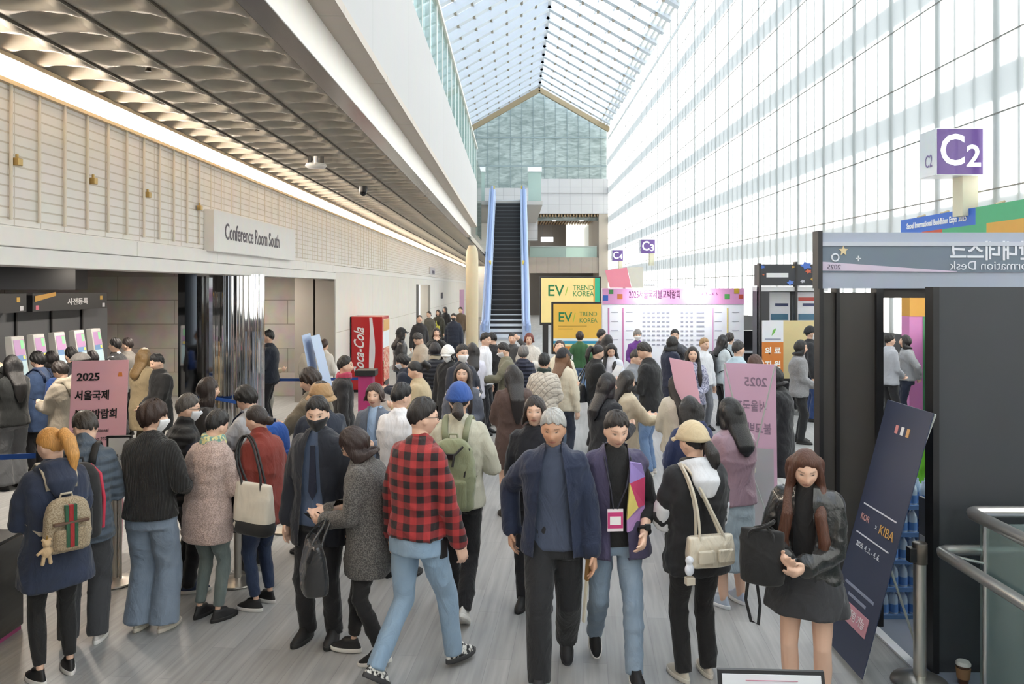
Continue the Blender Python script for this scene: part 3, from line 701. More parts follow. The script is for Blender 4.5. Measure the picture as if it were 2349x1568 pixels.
        up_ = S().rings((prof([(.012, 1.0, 1.0), (.035, 1.0, .97), (.055, .93, .80), (.075, .80, .58), (.098, .78, .46)], 0)) @ Rf.T + o)
        mkobj('shoe', np.concatenate(up_.v), up_.f, shoe[0] if not isinstance(shoe[0], str) else M(shoe[0], .55), body)
        so = S().rings(prof([(.001, .98, .98), (.006, 1.04, 1.0), (.026, 1.04, 1.0), (.030, .98, .98)], .004) @ Rf.T + o)
        mkobj('sole', np.concatenate(so.v), so.f, M(shoe[1], .6), body.children[-1])
    # ---- upper clothes
    def garment(name, mat, z0, ease, sleeve='long', open_=None, collar=True, hood=None, flare=.0, wr_=.005, srad=1.0, parent=body, cuffm=None, vox=cv):
        Q = S(); torso(Q, z0, .862 if collar else .845, ease, flare)
        if collar == 'tall': Q.tube([nb - Rl @ np.array([0, 0, .03]), nb + np.array([0, .004, .04 * k])], [.078 * k, .070 * k], 14)
        elif collar: Q.tube([nb - Rl @ np.array([0, .0, .03]), nb + np.array([0, 0, .012])], [.072 * k, .064 * k], 14)
        if hood is None: pass
        else:
            a = np.linspace(-2.2, 2.2, 9); Q.tube([T(np.array([.085 * k * math.sin(t), -.005 - .085 * k * math.cos(t), .838 * H + .02 * math.cos(t)])) for t in a], [.028, .036, .044, .05, .052, .05, .044, .036, .028], 10)
            Q.blob(T(np.array([0, -.125 * k, .80 * H])), (.085, .045, .075))
        if sleeve:
            for side in (-1, 1):
                sh, el, wr, _ = arms[side]; r = np.array([.058, .056, .050, .047, .043]) * k * srad + ease * .45
                if sleeve == 'long': Q.tube([sh * .86 + np.array([0, 0, sh[2] * .14]), sh * .5 + el * .5, el, el * .5 + wr * .5, wr + (el - wr) * .04], r, 12)
                elif sleeve == 'short': Q.tube([sh * .86 + np.array([0, 0, sh[2] * .14]), sh * .6 + el * .4, sh * .35 + el * .65], r[:3] * 1.05, 12)
                elif sleeve == 'pushed': Q.tube([sh * .86 + np.array([0, 0, sh[2] * .14]), sh * .5 + el * .5, el, el * .55 + wr * .45], r[:4], 12)
                else: Q.tube([sh * .8 + np.array([0, 0, sh[2] * .2]), sh * .9 + el * .1], [r[0] * 1.02, r[0] * .9], 12)
        V, F = Q.fuse(vox, 2); V = wrinkle(V, F, wr_)
        if open_ and isinstance(F, np.ndarray):
            fc = Ti(V[F].mean(1)); zf = fc[:, 2] / H; wd = np.interp(zf, [p[0] for p in open_], [p[1] for p in open_]) * k
            dx = np.abs(fc[:, 0] - (open_[0][2] if len(open_[0]) > 2 else 0)); F = F[~((dx < wd) & (fc[:, 1] > .03) & (fc[:, 1] < .24))]
            ed = np.sort(np.concatenate([F[:, [0, 1]], F[:, [1, 2]], F[:, [2, 3]], F[:, [3, 0]]]), 1); key_ = ed[:, 0] * (len(V) + 1) + ed[:, 1]; u_, ix, ct = np.unique(key_, return_index=True, return_counts=True)
            bv = np.unique(ed[ix[ct == 1]]); Pb = Ti(V[bv]); wb = np.interp(Pb[:, 2] / H, [p[0] for p in open_], [p[1] for p in open_]) * k; near_ = (np.abs(np.abs(Pb[:, 0]) - wb) < .03) & (Pb[:, 1] > .02)
            bv = bv[near_]; Pb = Pb[near_]; Pb[:, 0] = np.sign(Pb[:, 0]) * wb[near_]; Pb[:, 1] += .007; V[bv] = Pb @ Rl.T - np.array([0, 0, hz]) @ Rl.T + np.array([0, 0, hz])
        return mkobj(name, V, F, mat, parent)
    if inner: garment(inner[0], FAB(inner[1]) if isinstance(inner[1], str) else inner[1], inner[2] if len(inner) > 2 else .50, .015, sleeve='none' if len(inner) < 4 else inner[3], wr_=.002)
    if top:
        nm, tc = top[0], top[1]; kw = dict(top[2]) if len(top) > 2 else {}
        pre = {'coat': (.36, .030), 'jacket': (.475, .028), 'shirt': (.49, .018), 'sweater': (.485, .020), 'hoodie': (.47, .032), 'vest': (.46, .030), 'cardigan': (.44, .026), 'tee': (.47, .016), 'dress': (.40, .02)}[nm]
        kw.setdefault('z0', pre[0]); kw.setdefault('ease', pre[1])
        if nm == 'vest': kw.setdefault('sleeve', 'none')
        if nm == 'hoodie': kw.setdefault('hood', True)
        hz_ = kw.pop('hoodm', None); nm2 = kw.pop('as_', nm)
        gmt = garment(nm2, tc if not isinstance(tc, str) else FAB(tc), **kw)
        if hz_:
            Q = S(); a = np.linspace(-2.3, 2.3, 11); Q.tube([T(np.array([.095 * k * math.sin(t), .01 - .115 * k * math.cos(t), .835 * H + .03 * math.cos(t)])) for t in a], [.022, .03, .036, .042, .046, .048, .046, .042, .036, .03, .022], 10)
            Q.tube([T(np.array([0, -.10 * k, .835 * H])), T(np.array([0, -.165 * k, .79 * H])), T(np.array([0, -.165 * k, .745 * H]))], [.05, .05, .03], 10, flat=1.9, fdir=(1, 0, 0))
            V, F = Q.fuse(.012, 2); mkobj('hood', V, F, FAB(hz_), body)
    # ---- hair and what is on the head
    hst, hcx = hair[0], hair[1]; hm_ = HAIRM(hcx); HS = S()
    def hp(q): return Hd(q)
    if hst in ('short', 'side', 'curly', 'grey', 'bald'):
        HS.rings(Hd(hair_cap('bald' if hst == 'bald' else 'short' if hst != 'curly' else 'bangs', .030 if hst == 'curly' else .024, .026 if hst == 'curly' else .008, seed=sd, lump=.007 if hst == 'curly' else .004)))
    elif hst == 'bangs': HS.rings(Hd(hair_cap('bangs', .024, .017, seed=sd, lump=.005)))
    elif hst in ('bob', 'bobbang'): HS.rings(Hd(hair_cap('long' if hst == 'bob' else 'bangs', .021, .020, drop=hair[2] if len(hair) > 2 else .125, vol=.012, seed=sd)))
    elif hst in ('long', 'longwave'):
        HS.rings(Hd(hair_cap('long', .019, .016, drop=.13, drop_from=58, vol=.008, seed=sd)))
        ln = hair[2] if len(hair) > 2 else .42; bz = np.linspace(0, 1, 8); up = Rh @ np.array([0, 0, 1.0]); back = Rh @ np.array([0, -1.0, 0]); side_ = Rh @ np.array([1.0, 0, 0])
        tb = T(np.array([0, -.155 * k, .76 * H]))
        p0 = Hd([0, -.035, .03]); p1 = Hd([0, -.062, -.10]); p2 = np.array([tb[0] * .5 + p1[0] * .5, min(tb[1], p1[1] - .03), tb[2] + .03]); p3 = p2 + np.array([0, -.005 - .04 * math.sin(lean), -(ln - .28)])
        pts = [p0, p0 * .5 + p1 * .5, p1, p1 * .5 + p2 * .5, p2, p2 * .5 + p3 * .5, p3]; HS.tube(pts, [.056, .058, .054, .048, .043, .036, .014], 16, flat=1.95, fdir=side_)
        if len(hair) > 3:
            for sgn in ((-1, 1) if hair[3] == 'both' else (hair[3],)):
                q0 = Hd([sgn * .080, .01, .0]); q1 = Hd([sgn * .088, .022, -.11]); q2 = T(np.array([sgn * .095 * k, .135 * k, .765 * H])); q3 = q2 + np.array([sgn * .01, .012, -(ln - .25)])
                c = [q0, q1, q2, q2 * .5 + q3 * .5, q3]
                if hst == 'longwave': c[3] = c[3] + np.array([sgn * .02, .012, 0]); c[4] = c[4] - np.array([sgn * .012, 0, 0])
                HS.tube(c, [.022, .032, .036, .034, .016], 10)
    elif hst in ('pony', 'bun', 'lowpony'):
        HS.rings(Hd(hair_cap('up', .015, .010, seed=sd, lump=.002)))
        if hst == 'bun': HS.blob(Hd([0, -.115, -.03]), .036)
        else:
            z0 = .055 if hst == 'pony' else -.03; ln = hair[2] if len(hair) > 2 else .22
            HS.tube([Hd([0, -.088, z0]), Hd([.0, -.135, z0 + .012]), Hd([0, -.165, z0 - .05]), Hd([.01, -.168, z0 - ln * .6]), Hd([.012, -.14, z0 - ln])], [.020, .034, .042, .036, .012], 10, flat=1.15, fdir=Rh @ np.array([1.0, 0, 0]))
    if hst != 'none':
        V = np.concatenate(HS.v)
        if hst in ('short', 'curly', 'bald', 'bangs', 'bob', 'bobbang', 'side', 'grey'): V, F = V, HS.f
        else: V, F = HS.fuse(.009 if near else .012, 1)
        mkobj('hair', V, F, hm_, body)
    if hat:
        hk_, hcol = hat[0], hat[1]; mt = FAB(hcol) if isinstance(hcol, str) else hcol
        a = np.linspace(0, 2 * np.pi, 36, endpoint=False); Q = S(); R = []
        big = 1.0 if hk_ != 'flat' else 1.16
        for t in np.linspace(.04, 1, 9):
            th = t * math.radians(84); P = headsurf(np.full(36, th), a, 0.0); D = P / np.linalg.norm(P, axis=1, keepdims=True)
            P = P * np.array([big, big * 1.02, 1]) + D * (.030 + (.006 if t > .9 else 0)); P = P @ rotx(math.radians(10 if hk_ != 'bucket' else 4)).T
            if hk_ == 'flat': P[:, 2] = P[:, 2] * .82 + .012
            if hk_ == 'bucket': P[:, 2] = np.minimum(P[:, 2] * 1.05, .118 + .004 * np.cos(a * 2))
            R.append(P + np.array([0, -.004, .004]))
        R.append(R[-1] * .93); Q.rings(Hd(np.asarray(R)))
        hat_o = mkobj('hat' if hk_ == 'bucket' else 'cap', np.concatenate(Q.v), Q.f, mt, body)
        Q = S()
        if hk_ == 'bucket':
            b0 = R[-2]; Q.rings(Hd(np.asarray([b0 * .97, b0 * np.array([1.22, 1.20, 1]) - np.array([0, 0, .034]), b0 * np.array([1.24, 1.22, 1]) - np.array([0, 0, .042]), b0 * .95 - np.array([0, 0, .01])])))
        else:
            u = np.linspace(-1, 1, 17); rows = []
            for q in np.linspace(0, 1, 6):
                x = .078 * u * (1 - .10 * q ** 2); y = .072 * np.sqrt(np.clip(1 - (u * .92) ** 2, 0, 1)) + .028 + q * .072 * np.sqrt(np.clip(1 - u ** 2 * .55, 0, 1)); z = .052 - .020 * u ** 2 - .014 * q; rows.append(np.stack([x, y, z], 1))
            rows = np.asarray(rows); ring = np.concatenate([rows, (rows - np.array([0, 0, .006]))[:, ::-1]], 1)
            Q.rings(Hd(ring * (1 if hk_ != 'flat' else .94)))
        mkobj('brim', np.concatenate(Q.v), Q.f, mt, hat_o)
    if mask:
        ph = np.radians(np.linspace(-74, 74, 19)); th = np.radians(np.linspace(93, 152, 9)); P = headsurf(th[:, None], ph[None, :]); D = P / np.linalg.norm(P, axis=2, keepdims=True)
        k2 = .008 + .012 * np.exp(-(ph[None, :] / .35) ** 2) * np.sin(np.linspace(0, np.pi, 9))[:, None]; P1 = P + D * k2[..., None]
        ring = np.concatenate([P1, (P + D * .002)[:, ::-1]], 1); Q = S().rings(Hd(ring)); mkobj('mask', np.concatenate(Q.v), Q.f, FAB(mask, bump=.1), body)
    if glasses:
        g = G()
        for e in (-1, 1):
            g.tube([Hd([e * .032 + .021 * math.cos(t), .094, .010 + .017 * math.sin(t)]) for t in np.linspace(0, 2 * np.pi, 17)], .0018, 6); g.tube([Hd([e * .053, .092, .014]), Hd([e * .078, .05, .014]), Hd([e * .080, -.015, .012])], .0018, 6)
        g.tube([Hd([-.011, .096, .014]), Hd([.011, .096, .014])], .0018, 6); g.build('spectacles', M('#2a2320', .3), body, smooth=True)
    if scarf:
        Q = S(); a = np.linspace(0, 2 * np.pi, 13)
        for dz, rr_ in ((0, .034), (.035, .03)): Q.tube([nb + Rl @ np.array([.070 * k * math.cos(t), .006 + .070 * k * math.sin(t), dz + .01 * math.sin(t * 2)]) for t in a], rr_, 10, round_=False)
        V, F = Q.fuse(.011, 2); mkobj('scarf', wrinkle(V, F, .005), F, scarf if not isinstance(scarf, str) else FAB(scarf), body)
    info = dict(o=body, X=X, Y=Y, yaw=math.radians(yaw), H=H, k=k, T=T, hands=hands, arms=arms, near=near, hc=hc, Hd=Hd, w=w, nb=nb)
    PEOPLE[key] = info; return info
def held(p, name, label, cat, c, group=None):
    """a thing of its own placed in a person's frame; returns its root and the local point its parts are measured from"""
    R = Matrix.Rotation(p['yaw'], 4, 'Z'); w = R @ Vector(c); t = thing(name, label, cat, (p['X'] + w.x, p['Y'] + w.y, w.z), math.degrees(p['yaw']), group); return t
def phone(p, side, label, col='#15161a', screen='#cfe0f0', tilt=.9, sz=(.072, .148)):
    c, d, up, lat = p['hands'][side]; t = held(p, 'phone', label, 'phone', c)
    f = d; n = up; u = np.cross(f, n); 
    def P(a, b, z): q = u * a + f * b + n * z; return tuple(q)
    g = G(); a, b = sz[0] / 2, sz[1]
    g.hexa([P(-a, -.02, .006), P(a, -.02, .006), P(a, b - .02, .006), P(-a, b - .02, .006)], [P(-a, -.02, .015), P(a, -.02, .015), P(a, b - .02, .015), P(-a, b - .02, .015)]); g.build('phone_body', M(col, .3), t, bevel=.004)
    G().quad(P(-a * .9, -.015, .0158), P(a * .9, -.015, .0158), P(a * .9, b - .025, .0158), P(-a * .9, b - .025, .0158)).build('screen', M(screen, .2, emit=.5), t); return t
def strap_path(p, side, zlow=.56, yb=-.19):
    k, H, w = p['k'], p['H'], p['w']; T = p['T']; x = side * .088 * k * w
    return [T(np.array(q)) for q in ((x * .8, (yb + .045) * k, .765 * H), (x * .9, -.135 * k, .81 * H), (x, -.07 * k, .853 * H), (x, .02 * k, .862 * H), (x * 1.08, .11 * k, .825 * H), (x * 1.25, .160 * k, .76 * H), (x * 1.75, .115 * k, .685 * H), (x * 1.8, .0, .64 * H), (x * 1.3, -.13 * k, .60 * H))]
def ribbon(path, w, th, c, fdir=(1, 0, 0)):
    Q = S().tube([np.asarray(q) - c for q in path], [th] * len(path), 10, flat=w / th, fdir=fdir, round_=False); return Q
def backpack(p, label, mat, strapm, size=(.29, .16, .40), zc=.68, pocket=None, extra=None, drawcord=False):
    k, H = p['k'], p['H']; w, d, h = size; c = p['T'](np.array([0, -.150 * k - d / 2 - .015, zc * H])); t = held(p, 'backpack', label, 'backpack', c)
    Q = S(); a = np.linspace(0, 2 * np.pi, 24, endpoint=False); R = []
    for z, gx, gy in ((-.5, .78, .72), (-.47, .95, .95), (-.2, 1, 1.05), (.15, .97, .95), (.35, .86, .8), (.45, .66, .62), (.5, .38, .4)):
        pw = .6; R.append(np.stack([w / 2 * gx * np.sign(np.cos(a)) * np.abs(np.cos(a)) ** pw, d / 2 * gy * np.sign(np.sin(a)) * np.abs(np.sin(a)) ** pw, np.full(24, z * h)], 1))
    Q.rings(R); V, F = Q.fuse(.010, 2); V = wrinkle(V, F, .005 if drawcord else .002); mkobj('bag_body', V, F, mat, t)
    Q = S(); R = []
    for z, g_ in ((-.44, .9), (-.41, 1), (-.08, 1), (-.04, .9)): R.append(np.stack([w * .36 * g_ * np.sign(np.cos(a)) * np.abs(np.cos(a)) ** .6, -d * .5 + d * .24 * g_ * np.sin(a), np.full(24, z * h)], 1))
    Q.rings(R); V, F = Q.fuse(.008, 1); mkobj('front_pocket', V, F, pocket or mat, t)
    for sd in (-1, 1):
        Q = ribbon(strap_path(p, sd, yb=-.19), .024, .008, c); mkobj('shoulder_strap', np.concatenate(Q.v), Q.f, strapm, t)
    G().tube([(-.035, d * .2, h * .48), (-.03, d * .15, h * .56), (.03, d * .15, h * .56), (.035, d * .2, h * .48)], .008, 8).build('top_handle', strapm, t, smooth=True)
    return t, c
def bag(p, name, label, c, size, mat, cat='bag', handle=None, base=None, hm=None, yawb=0, soft=.6, flap=None, ring=True, droop=.0, pw=.45):
    """handbag or tote at local point c (its centre); handle = list of local points the handles run through"""
    c = np.asarray(c, float); t = held(p, name, label, cat, c); w, d, h = size; Rz = rotz(yawb)
    a = np.linspace(0, 2 * np.pi, 28, endpoint=False); R = []
    for z, gx, gy in ((-.5, .86, .85), (-.46, .97, 1.0), (-.15, 1.0, 1.05), (.2, .99, .8), (.46, .97, .5), (.5, .93, .4)):
        R.append(np.stack([w / 2 * gx * np.sign(np.cos(a)) * np.abs(np.cos(a)) ** pw, d / 2 * gy * np.sign(np.sin(a)) * np.abs(np.sin(a)) ** soft, np.full(28, z * h) + droop * np.abs(np.cos(a))], 1) @ Rz.T)
    Q = S().rings(R); V, F = Q.fuse(.009, 2); V = wrinkle(V, F, .003); mkobj('bag_body', V, F, mat, t)
    if base is not None:
        R = [np.stack([w / 2 * gx * 1.01 * np.sign(np.cos(a)) * np.abs(np.cos(a)) ** .45, d / 2 * gy * 1.05 * np.sign(np.sin(a)) * np.abs(np.sin(a)) ** soft, np.full(28, z * h)], 1) @ Rz.T for z, gx, gy in ((-.505, .86, .85), (-.46, .975, 1.01), (-.24, 1.0, 1.05))]
        Q = S().rings(R); mkobj('bag_base', np.concatenate(Q.v), Q.f, base, t)
    if flap is not None:
        g = G()
        for x0, x1 in ((-.38, -.04), (.04, .38)):
            pts = [Rz @ np.array(q) for q in ((x0 * w, -d * .56, -.30 * h), (x1 * w, -d * .56, -.30 * h), (x1 * w, -d * .50, .12 * h), (x0 * w, -d * .50, .12 * h))]; pts2 = [q + Rz @ np.array([0, -.022, 0]) for q in pts]
            g.hexa(pts, pts2)
        g.build('pocket', flap, t, bevel=.008)
    if handle:
        for off in ((-1, 1) if ring else (0,)):
            o = Rz @ np.array([0, off * d * .28, 0]); pts = [Rz @ np.array([-w * .27, off * d * .22, h * .30]), Rz @ np.array([-w * .26, off * d * .22, h * .47])] + [np.asarray(q) - c + o * .4 for q in handle] + [Rz @ np.array([w * .26, off * d * .22, h * .47]), Rz @ np.array([w * .27, off * d * .22, h * .30])]
            # smooth the run of the handle
            P = np.asarray(pts); tt = np.linspace(0, len(P) - 1, 26); i = np.clip(tt.astype(int), 0, len(P) - 2); f = (tt - i)[:, None]; P = P[i] * (1 - f) + P[i + 1] * f
            for _ in range(3): P[1:-1] = (P[:-2] + P[2:] + 2 * P[1:-1]) / 4
            G().tube(P.tolist(), .009, 8).build('handle', hm or mat, t, smooth=True)
    return t
# ---------------------------------------------------------------- the crowd
hs_ = lambda yt, H: (yt - VY) / (CH - H)                    # metre scale from where the top of the head is seen
P_ = person
BLK, OFF = '#1b1b1d', '#e8e6e0'
# --- front row, left
p = P_('blond', 'person in a long navy denim hooded coat with a beige backpack', 128, 359, 1.60, 48, hd=(22, 14), L='phone', R='phonelow', lean=4, top=('coat', FAB('#1d2536', 'denim', '#2a3550'), dict(z0=.385, hoodm='#202a40', ease=.034, flare=.03)), bot=('tights', '#141416'), shoe=('#1b1b1d', '#e6e4e0'), hair=('pony', '#b88648', .27))
bk, _ = backpack(p, 'small beige monogram backpack with green and red stripe on the navy denim coat', FAB('#a0927c', 'tweed', '#8a7a62'), M('#b5aa98', .5), (.27, .12, .33), .635, pocket=FAB('#96866e', 'tweed', '#80705a'))
for nm, x0, x1, cc in (('green_stripe', -.034, -.013, '#1f4a33'), ('red_stripe', -.013, .013, '#8e1f22'), ('green_stripe', .013, .034, '#1f4a33')):
    G().box(x0, x1, -.092, -.060, -.125, .02).build(nm, FAB(cc), bk, bevel=.003); G().box(x0, x1, -.074, -.045, .02, .13).build(nm, FAB(cc), bk, bevel=.003)
G().box(-.1, .1, -.088, -.055, .015, .03).build('trim_band', M('#5a4234', .5), bk, bevel=.003)
ch = held(p, 'bear_charm', 'small tan teddy bear charm hanging from the beige monogram backpack', 'charm', p['T'](np.array([-.13, -.25, .545 * 1.6])))
Q = S(); Q.blob((0, 0, .02), (.030, .025, .035)); Q.blob((0, 0, .072), (.026, .024, .024))
for e in (-1, 1): Q.blob((e * .02, 0, .095), .010); Q.tube([(e * .02, 0, .035), (e * .048, 0, .015)], .010, 8); Q.tube([(e * .015, 0, -.005), (e * .022, 0, -.05)], .012, 8)
V, F = Q.fuse(.004, 1); mkobj('bear', V, F, FAB('#b49a78'), ch); G().tube([(0, .0, .09), (.02, .03, .16), (.03, .05, .22)], .004, 6).build('cord', M('#b08d4a', .3, .8), ch)
phone(p, -1, 'phone held low by the person in the navy denim coat, far left front')
p = P_('puffer', 'person in a slate blue puffer jacket behind the navy denim coat', 190, 328, 1.63, 20, hd=(38, 24), L='phone', R='phone', lean=6, top=('jacket', FAB('#4b5663', 'puffer'), dict(z0=.45, collar='tall', ease=.035)), bot=('baggy', '#3b3c40'), shoe=('#d8d6d0', '#efeeea'), hair=('short', '#35302d'))
bk, _ = backpack(p, 'large black backpack with pink red trim worn over the slate blue puffer jacket', FAB('#1b1b1d', bump=.2), M('#1b1b1d', .7), (.31, .20, .50), .64)
g = G().tube([(.155, .02, -.2), (.165, .0, .0), (.14, 0, .17), (.08, 0, .235)], .012, 8); g.build('red_trim', M('#c8374f', .6), bk, smooth=True)
P_('wide', 'person in a black knit sweater and wide light blue jeans, seen from behind', 345, 315, 1.665, -8, hd=(-42, 6), L='phonelow', R=(.16, .24, .60), top=('sweater', FAB('#131314', 'rib'), dict(ease=.034, z0=.50)), bot=('wide', FAB('#6e7b8c', 'denim', '#8492a4')), shoe=('#c9c2b4', '#d8d2c6'), hair=('curly', '#2e1d17'), mask='#d8d8da')
p = P_('vest', 'person in a black quilted vest over navy sleeves, looking right beside the pink coat', 420, 278, 1.61, -55, hd=(-5, 8), L='phonelow', R='phonelow', inner=('sweater', '#161a28', .48, 'long'), top=('vest', FAB('#17181b', 'puffer'), dict(collar='tall')), bot=('pants', '#121216'), shoe=('#27334e', '#d8d4ce'), hair=('short', '#4a4644'), glasses=True, mask='#d5d8dc')
bag(p, 'handbag', 'small grey snakeskin patterned bag hanging beside the black quilted vest', (.30, .05, .93), (.20, .10, .24), FAB('#6f6a70', 'camo', '#9a949a'), handle=[(.25, .05, 1.10), (.22, .05, 1.22), (.27, .05, 1.10)])
p = P_('pink', 'person in a long pale pink tweed coat and patterned scarf, grey green trousers', 476, 305, 1.565, -28, hd=(0, 14), L='phonelow', R='phonelow', lean=4, top=('coat', FAB('#b3a099', 'tweed', '#9d8a84'), dict(z0=.385, ease=.04)), bot=('slim', FAB('#5f6a69')), shoe=('#17171a', '#1c1c1e'), hair=('short', '#151416'), scarf=FAB('#c9c48f', 'floral', '#6f9a94'))
P_('behindpink', 'person with a dark jacket looking right, partly hidden behind the pale pink coat', 470, hs_(868, 1.62), 1.62, -70, top=('jacket', '#2c2a2b'), bot=('pants', '#242326'), hair=('bobbang', '#2d2422', .16), L='phone', R='phone')
p = P_('hood', 'person in a light grey hoodie with a blue backpack, pointing left', 588, 262, 1.645, 62, hd=(14, 20), L=(.10, .36, .73), R='phonelow', lean=6, top=('hoodie', '#9fa2a8'), bot=('pants', '#2b2d33'), shoe=('#d0d0ce', '#e5e5e3'), hair=('bangs', '#161414'))
backpack(p, 'bright blue backpack on the light grey hoodie', FAB('#1f4f9c'), M('#1b2740', .6), (.30, .16, .44), .66)
p = P_('red', 'person in a brick red quilted jacket and dark jeans, facing left', 606, 293, 1.575, 66, hd=(8, 12), L='belly', R=(.10, .22, .63), lean=3, top=('jacket', FAB('#742a20', bump=.5), dict(z0=.42, ease=.034, collar='tall')), bot=('slim', FAB('#1f2c47', 'denim', '#2b3c5c')), shoe=('#1b1b1e', '#e4e2df'), hair=('bun', '#231a18'))
T = p['T']; sh = T(np.array([-.135, 0, .84 * 1.575]))
bag(p, 'tote_bag', 'cream canvas tote bag with a black base on the brick red jacket shoulder', T(np.array([-.32, -.19, .87])), (.36, .12, .37), FAB('#cdc6b8', bump=.15), cat='bag', base=FAB('#151516', bump=.1), hm=M('#17171a', .6), yawb=1.50, handle=[(-.32, -.27, 1.10), (-.26, -.17, 1.24), tuple(sh + np.array([-.03, -.05, .055])), tuple(sh + np.array([-.03, .05, .05])), (-.26, .05, 1.22), (-.31, -.07, 1.10)])
bag(p, 'shoulder_bag', 'large black bag held in front of the brick red jacket', (-.02, .30, .78), (.30, .16, .40), FAB('#17171a', bump=.2), cat='bag', yawb=1.2, handle=[(-.02, .27, 1.02), (-.02, .27, 1.06), (-.02, .30, 1.02)])
P_('khaki', 'person in a khaki brown jacket looking left, reaching an arm forward', 722, hs_(842, 1.74), 1.74, 70, hd=(15, 18), L='fwd', R='phone', top=('jacket', '#6a6152'), bot=('pants', '#2d2b2a'), hair=('bangs', '#2b211d'))
P_('tanhat', 'person in a tan bucket hat and navy jacket, seen from behind', 738, hs_(878, 1.68), 1.68, 25, L='phone', R='phone', top=('jacket', '#1f2736'), bot=('pants', '#22242a'), shoe=('#3c4a66', '#c9ccd2'), hair=('short', '#2a2422'), hat=('bucket', '#9c7e5a'))
p = P_('tie', 'person in a long dark navy coat over a blue shirt and dark tie, black mask', 738, 322, 1.735, 168, hd=(14, 10), L='down', R='down', lean=2, inner=('shirt', '#4a5872', .48), top=('coat', '#171b26', dict(z0=.40, ease=.042, open_=((.40, .10), (.62, .075), (.80, .05), (.86, .03)))), bot=('pants', '#131317'), shoe=('#1c1b1c', '#222'), hair=('short', '#1d1a1a'), mask='#15151a')
tie = G().prism([(-.015, 1.40), (.015, 1.40), (.03, 1.08), (0, 1.02), (-.03, 1.08)], .136, .148); tie.build('tie', FAB('#161c30'), p['o'])
# --- front row, middle
p = P_('tweed', 'person in a long grey tweed coat looking down at a phone', 850, 341, 1.575, 82, hd=(12, 26), L='phonelow', R=(.02, .33, .62), lean=5, legs='step', inner=('sweater', '#131214', .47), top=('coat', FAB('#3f3d3c', 'tweed', '#6b6865'), dict(z0=.375, ease=.038, open_=((.37, .095), (.6, .07), (.84, .04)))), bot=('slim', '#151416'), shoe=('#1a191a', '#e2dfd9'), hair=('bobbang', '#2a1c19', .125), glasses=True)
phone(p, -1, 'dark phone held by the person in the grey tweed coat')
bag(p, 'handbag', 'black leather handbag hanging from the arm of the grey tweed coat', (-.24, .30, .70), (.36, .16, .32), FAB('#131316', 'leather'), cat='bag', handle=[(-.2, .24, .93), (-.17, .22, 1.0), (-.2, .30, .93)], yawb=.5)
el = p['hands'][1]; c = p['arms'][1][2]; t = held(p, 'wristband', 'lime green paper wristband on the grey tweed coat wrist', 'wristband', c)
G().tube([tuple(np.array([0, .034 * math.cos(a), .034 * math.sin(a)])) for a in np.linspace(0, 6.283, 19)], .007, 6).build('band', M('#a6d64a', .5), t)
p = P_('plaid', 'person in a red and black plaid shirt and light blue jeans, walking right', 955, 358, 1.785, -38, hd=(-28, 4), L='down', R='downf', legs='walk', lean=2, top=('shirt', FAB('#9a2a2c', 'plaid', '#151417', bump=.25), dict(z0=.515, ease=.026, srad=1.0)), bot=('pants', FAB('#7b93aa', 'denim', '#8ba2b8')), shoe=(FAB('#d4d2cc', 'camo', '#232325', sc_=1.6), '#3a3a3c'), hair=('short', '#1e1a1a'), glasses=True)
t = held(p, 'walkie_talkie', 'black walkie talkie clipped at the waist of the light blue jeans', 'radio', p['T'](np.array([.175, .06, .475 * 1.785])))
G().box(-.018, .018, -.03, .03, -.06, .06).build('radio_body', M('#17171a', .5), t, bevel=.006); G().tube([(0, .015, .05), (0, .015, .15)], .007, 8).build('antenna', M('#111', .5), t); G().tube([(0, .0, .06), (-.01, .02, .12), (-.02, .03, .2)], .004, 6).build('coiled_cord', M('#111', .5), t)
P_('whitetee', 'person in a plain white long sleeved top seen from behind, next to the plaid shirt', 915, hs_(879, 1.67), 1.67, -20, hd=(-25, 12), L='phone', R='phone', top=('sweater', '#d7d8dc'), bot=('pants', '#3a3b40'), hair=('short', '#17171a'))
P_('blurblue', 'person in a blue grey jacket and light blue collar behind the grey tweed coat', 862, 240, 1.575, 172, L='phone', R='belly', inner=('shirt', '#9db7d6', .5), top=('jacket', '#5d6675', dict(open_=((.47, .05), (.86, .045)))), bot=('pants', '#31343b'), hair=('bob', '#3a2a24', .05))
p = P_('bluecap', 'person in a blue cap and cream jacket with an olive backpack, walking away', 1052, 299, 1.755, -6, hd=(6, 0), L='strap', R='strap', legs='walkb', top=('jacket', '#b3b09f', dict(ease=.036)), bot=('pants', '#131316'), shoe=('#d9d7d2', '#e4e2de'), hair=('lowpony', '#2a2321', .10), hat=('cap', '#2c4f93'))
bk, _ = backpack(p, 'olive green drawstring backpack worn by the person in the blue cap', FAB('#7c8063', bump=.5), M('#8d9176', .7), (.33, .17, .52), .64, pocket=FAB('#737759', bump=.5), drawcord=True)
g = G()
for e in (-1, 1): g.tube([(e * .09, -.07, .22), (e * .03, -.10, .16), (e * .02, -.115, .08)], .009, 8); g.tube([(e * .13, -.03, .2), (e * .10, -.08, .0)], .008, 6)
g.build('drawcord', M('#1d1d1f', .5), bk, smooth=True); G().box(-.03, .03, -.105, -.08, .13, .17).build('buckle', M('#151517', .4), bk, bevel=.004)
p = P_('old', 'person in an open navy jacket over a slate blue polo, walking forward', 1270, 357, 1.735, 176, hd=(-6, 10), L=(.24, .10, .475), R=(.27, -.06, .53), legs='walk', lean=3, inner=('polo_shirt', '#3b4458', .485, 'short'), top=('jacket', '#18233c', dict(z0=.465, ease=.044, open_=((.46, .125), (.62, .105), (.78, .075), (.86, .05)))), bot=('baggy', '#17181c'), shoe=('#26262a', '#2b2b2e'), hair=('short', '#a5a5a3'), tone=2)
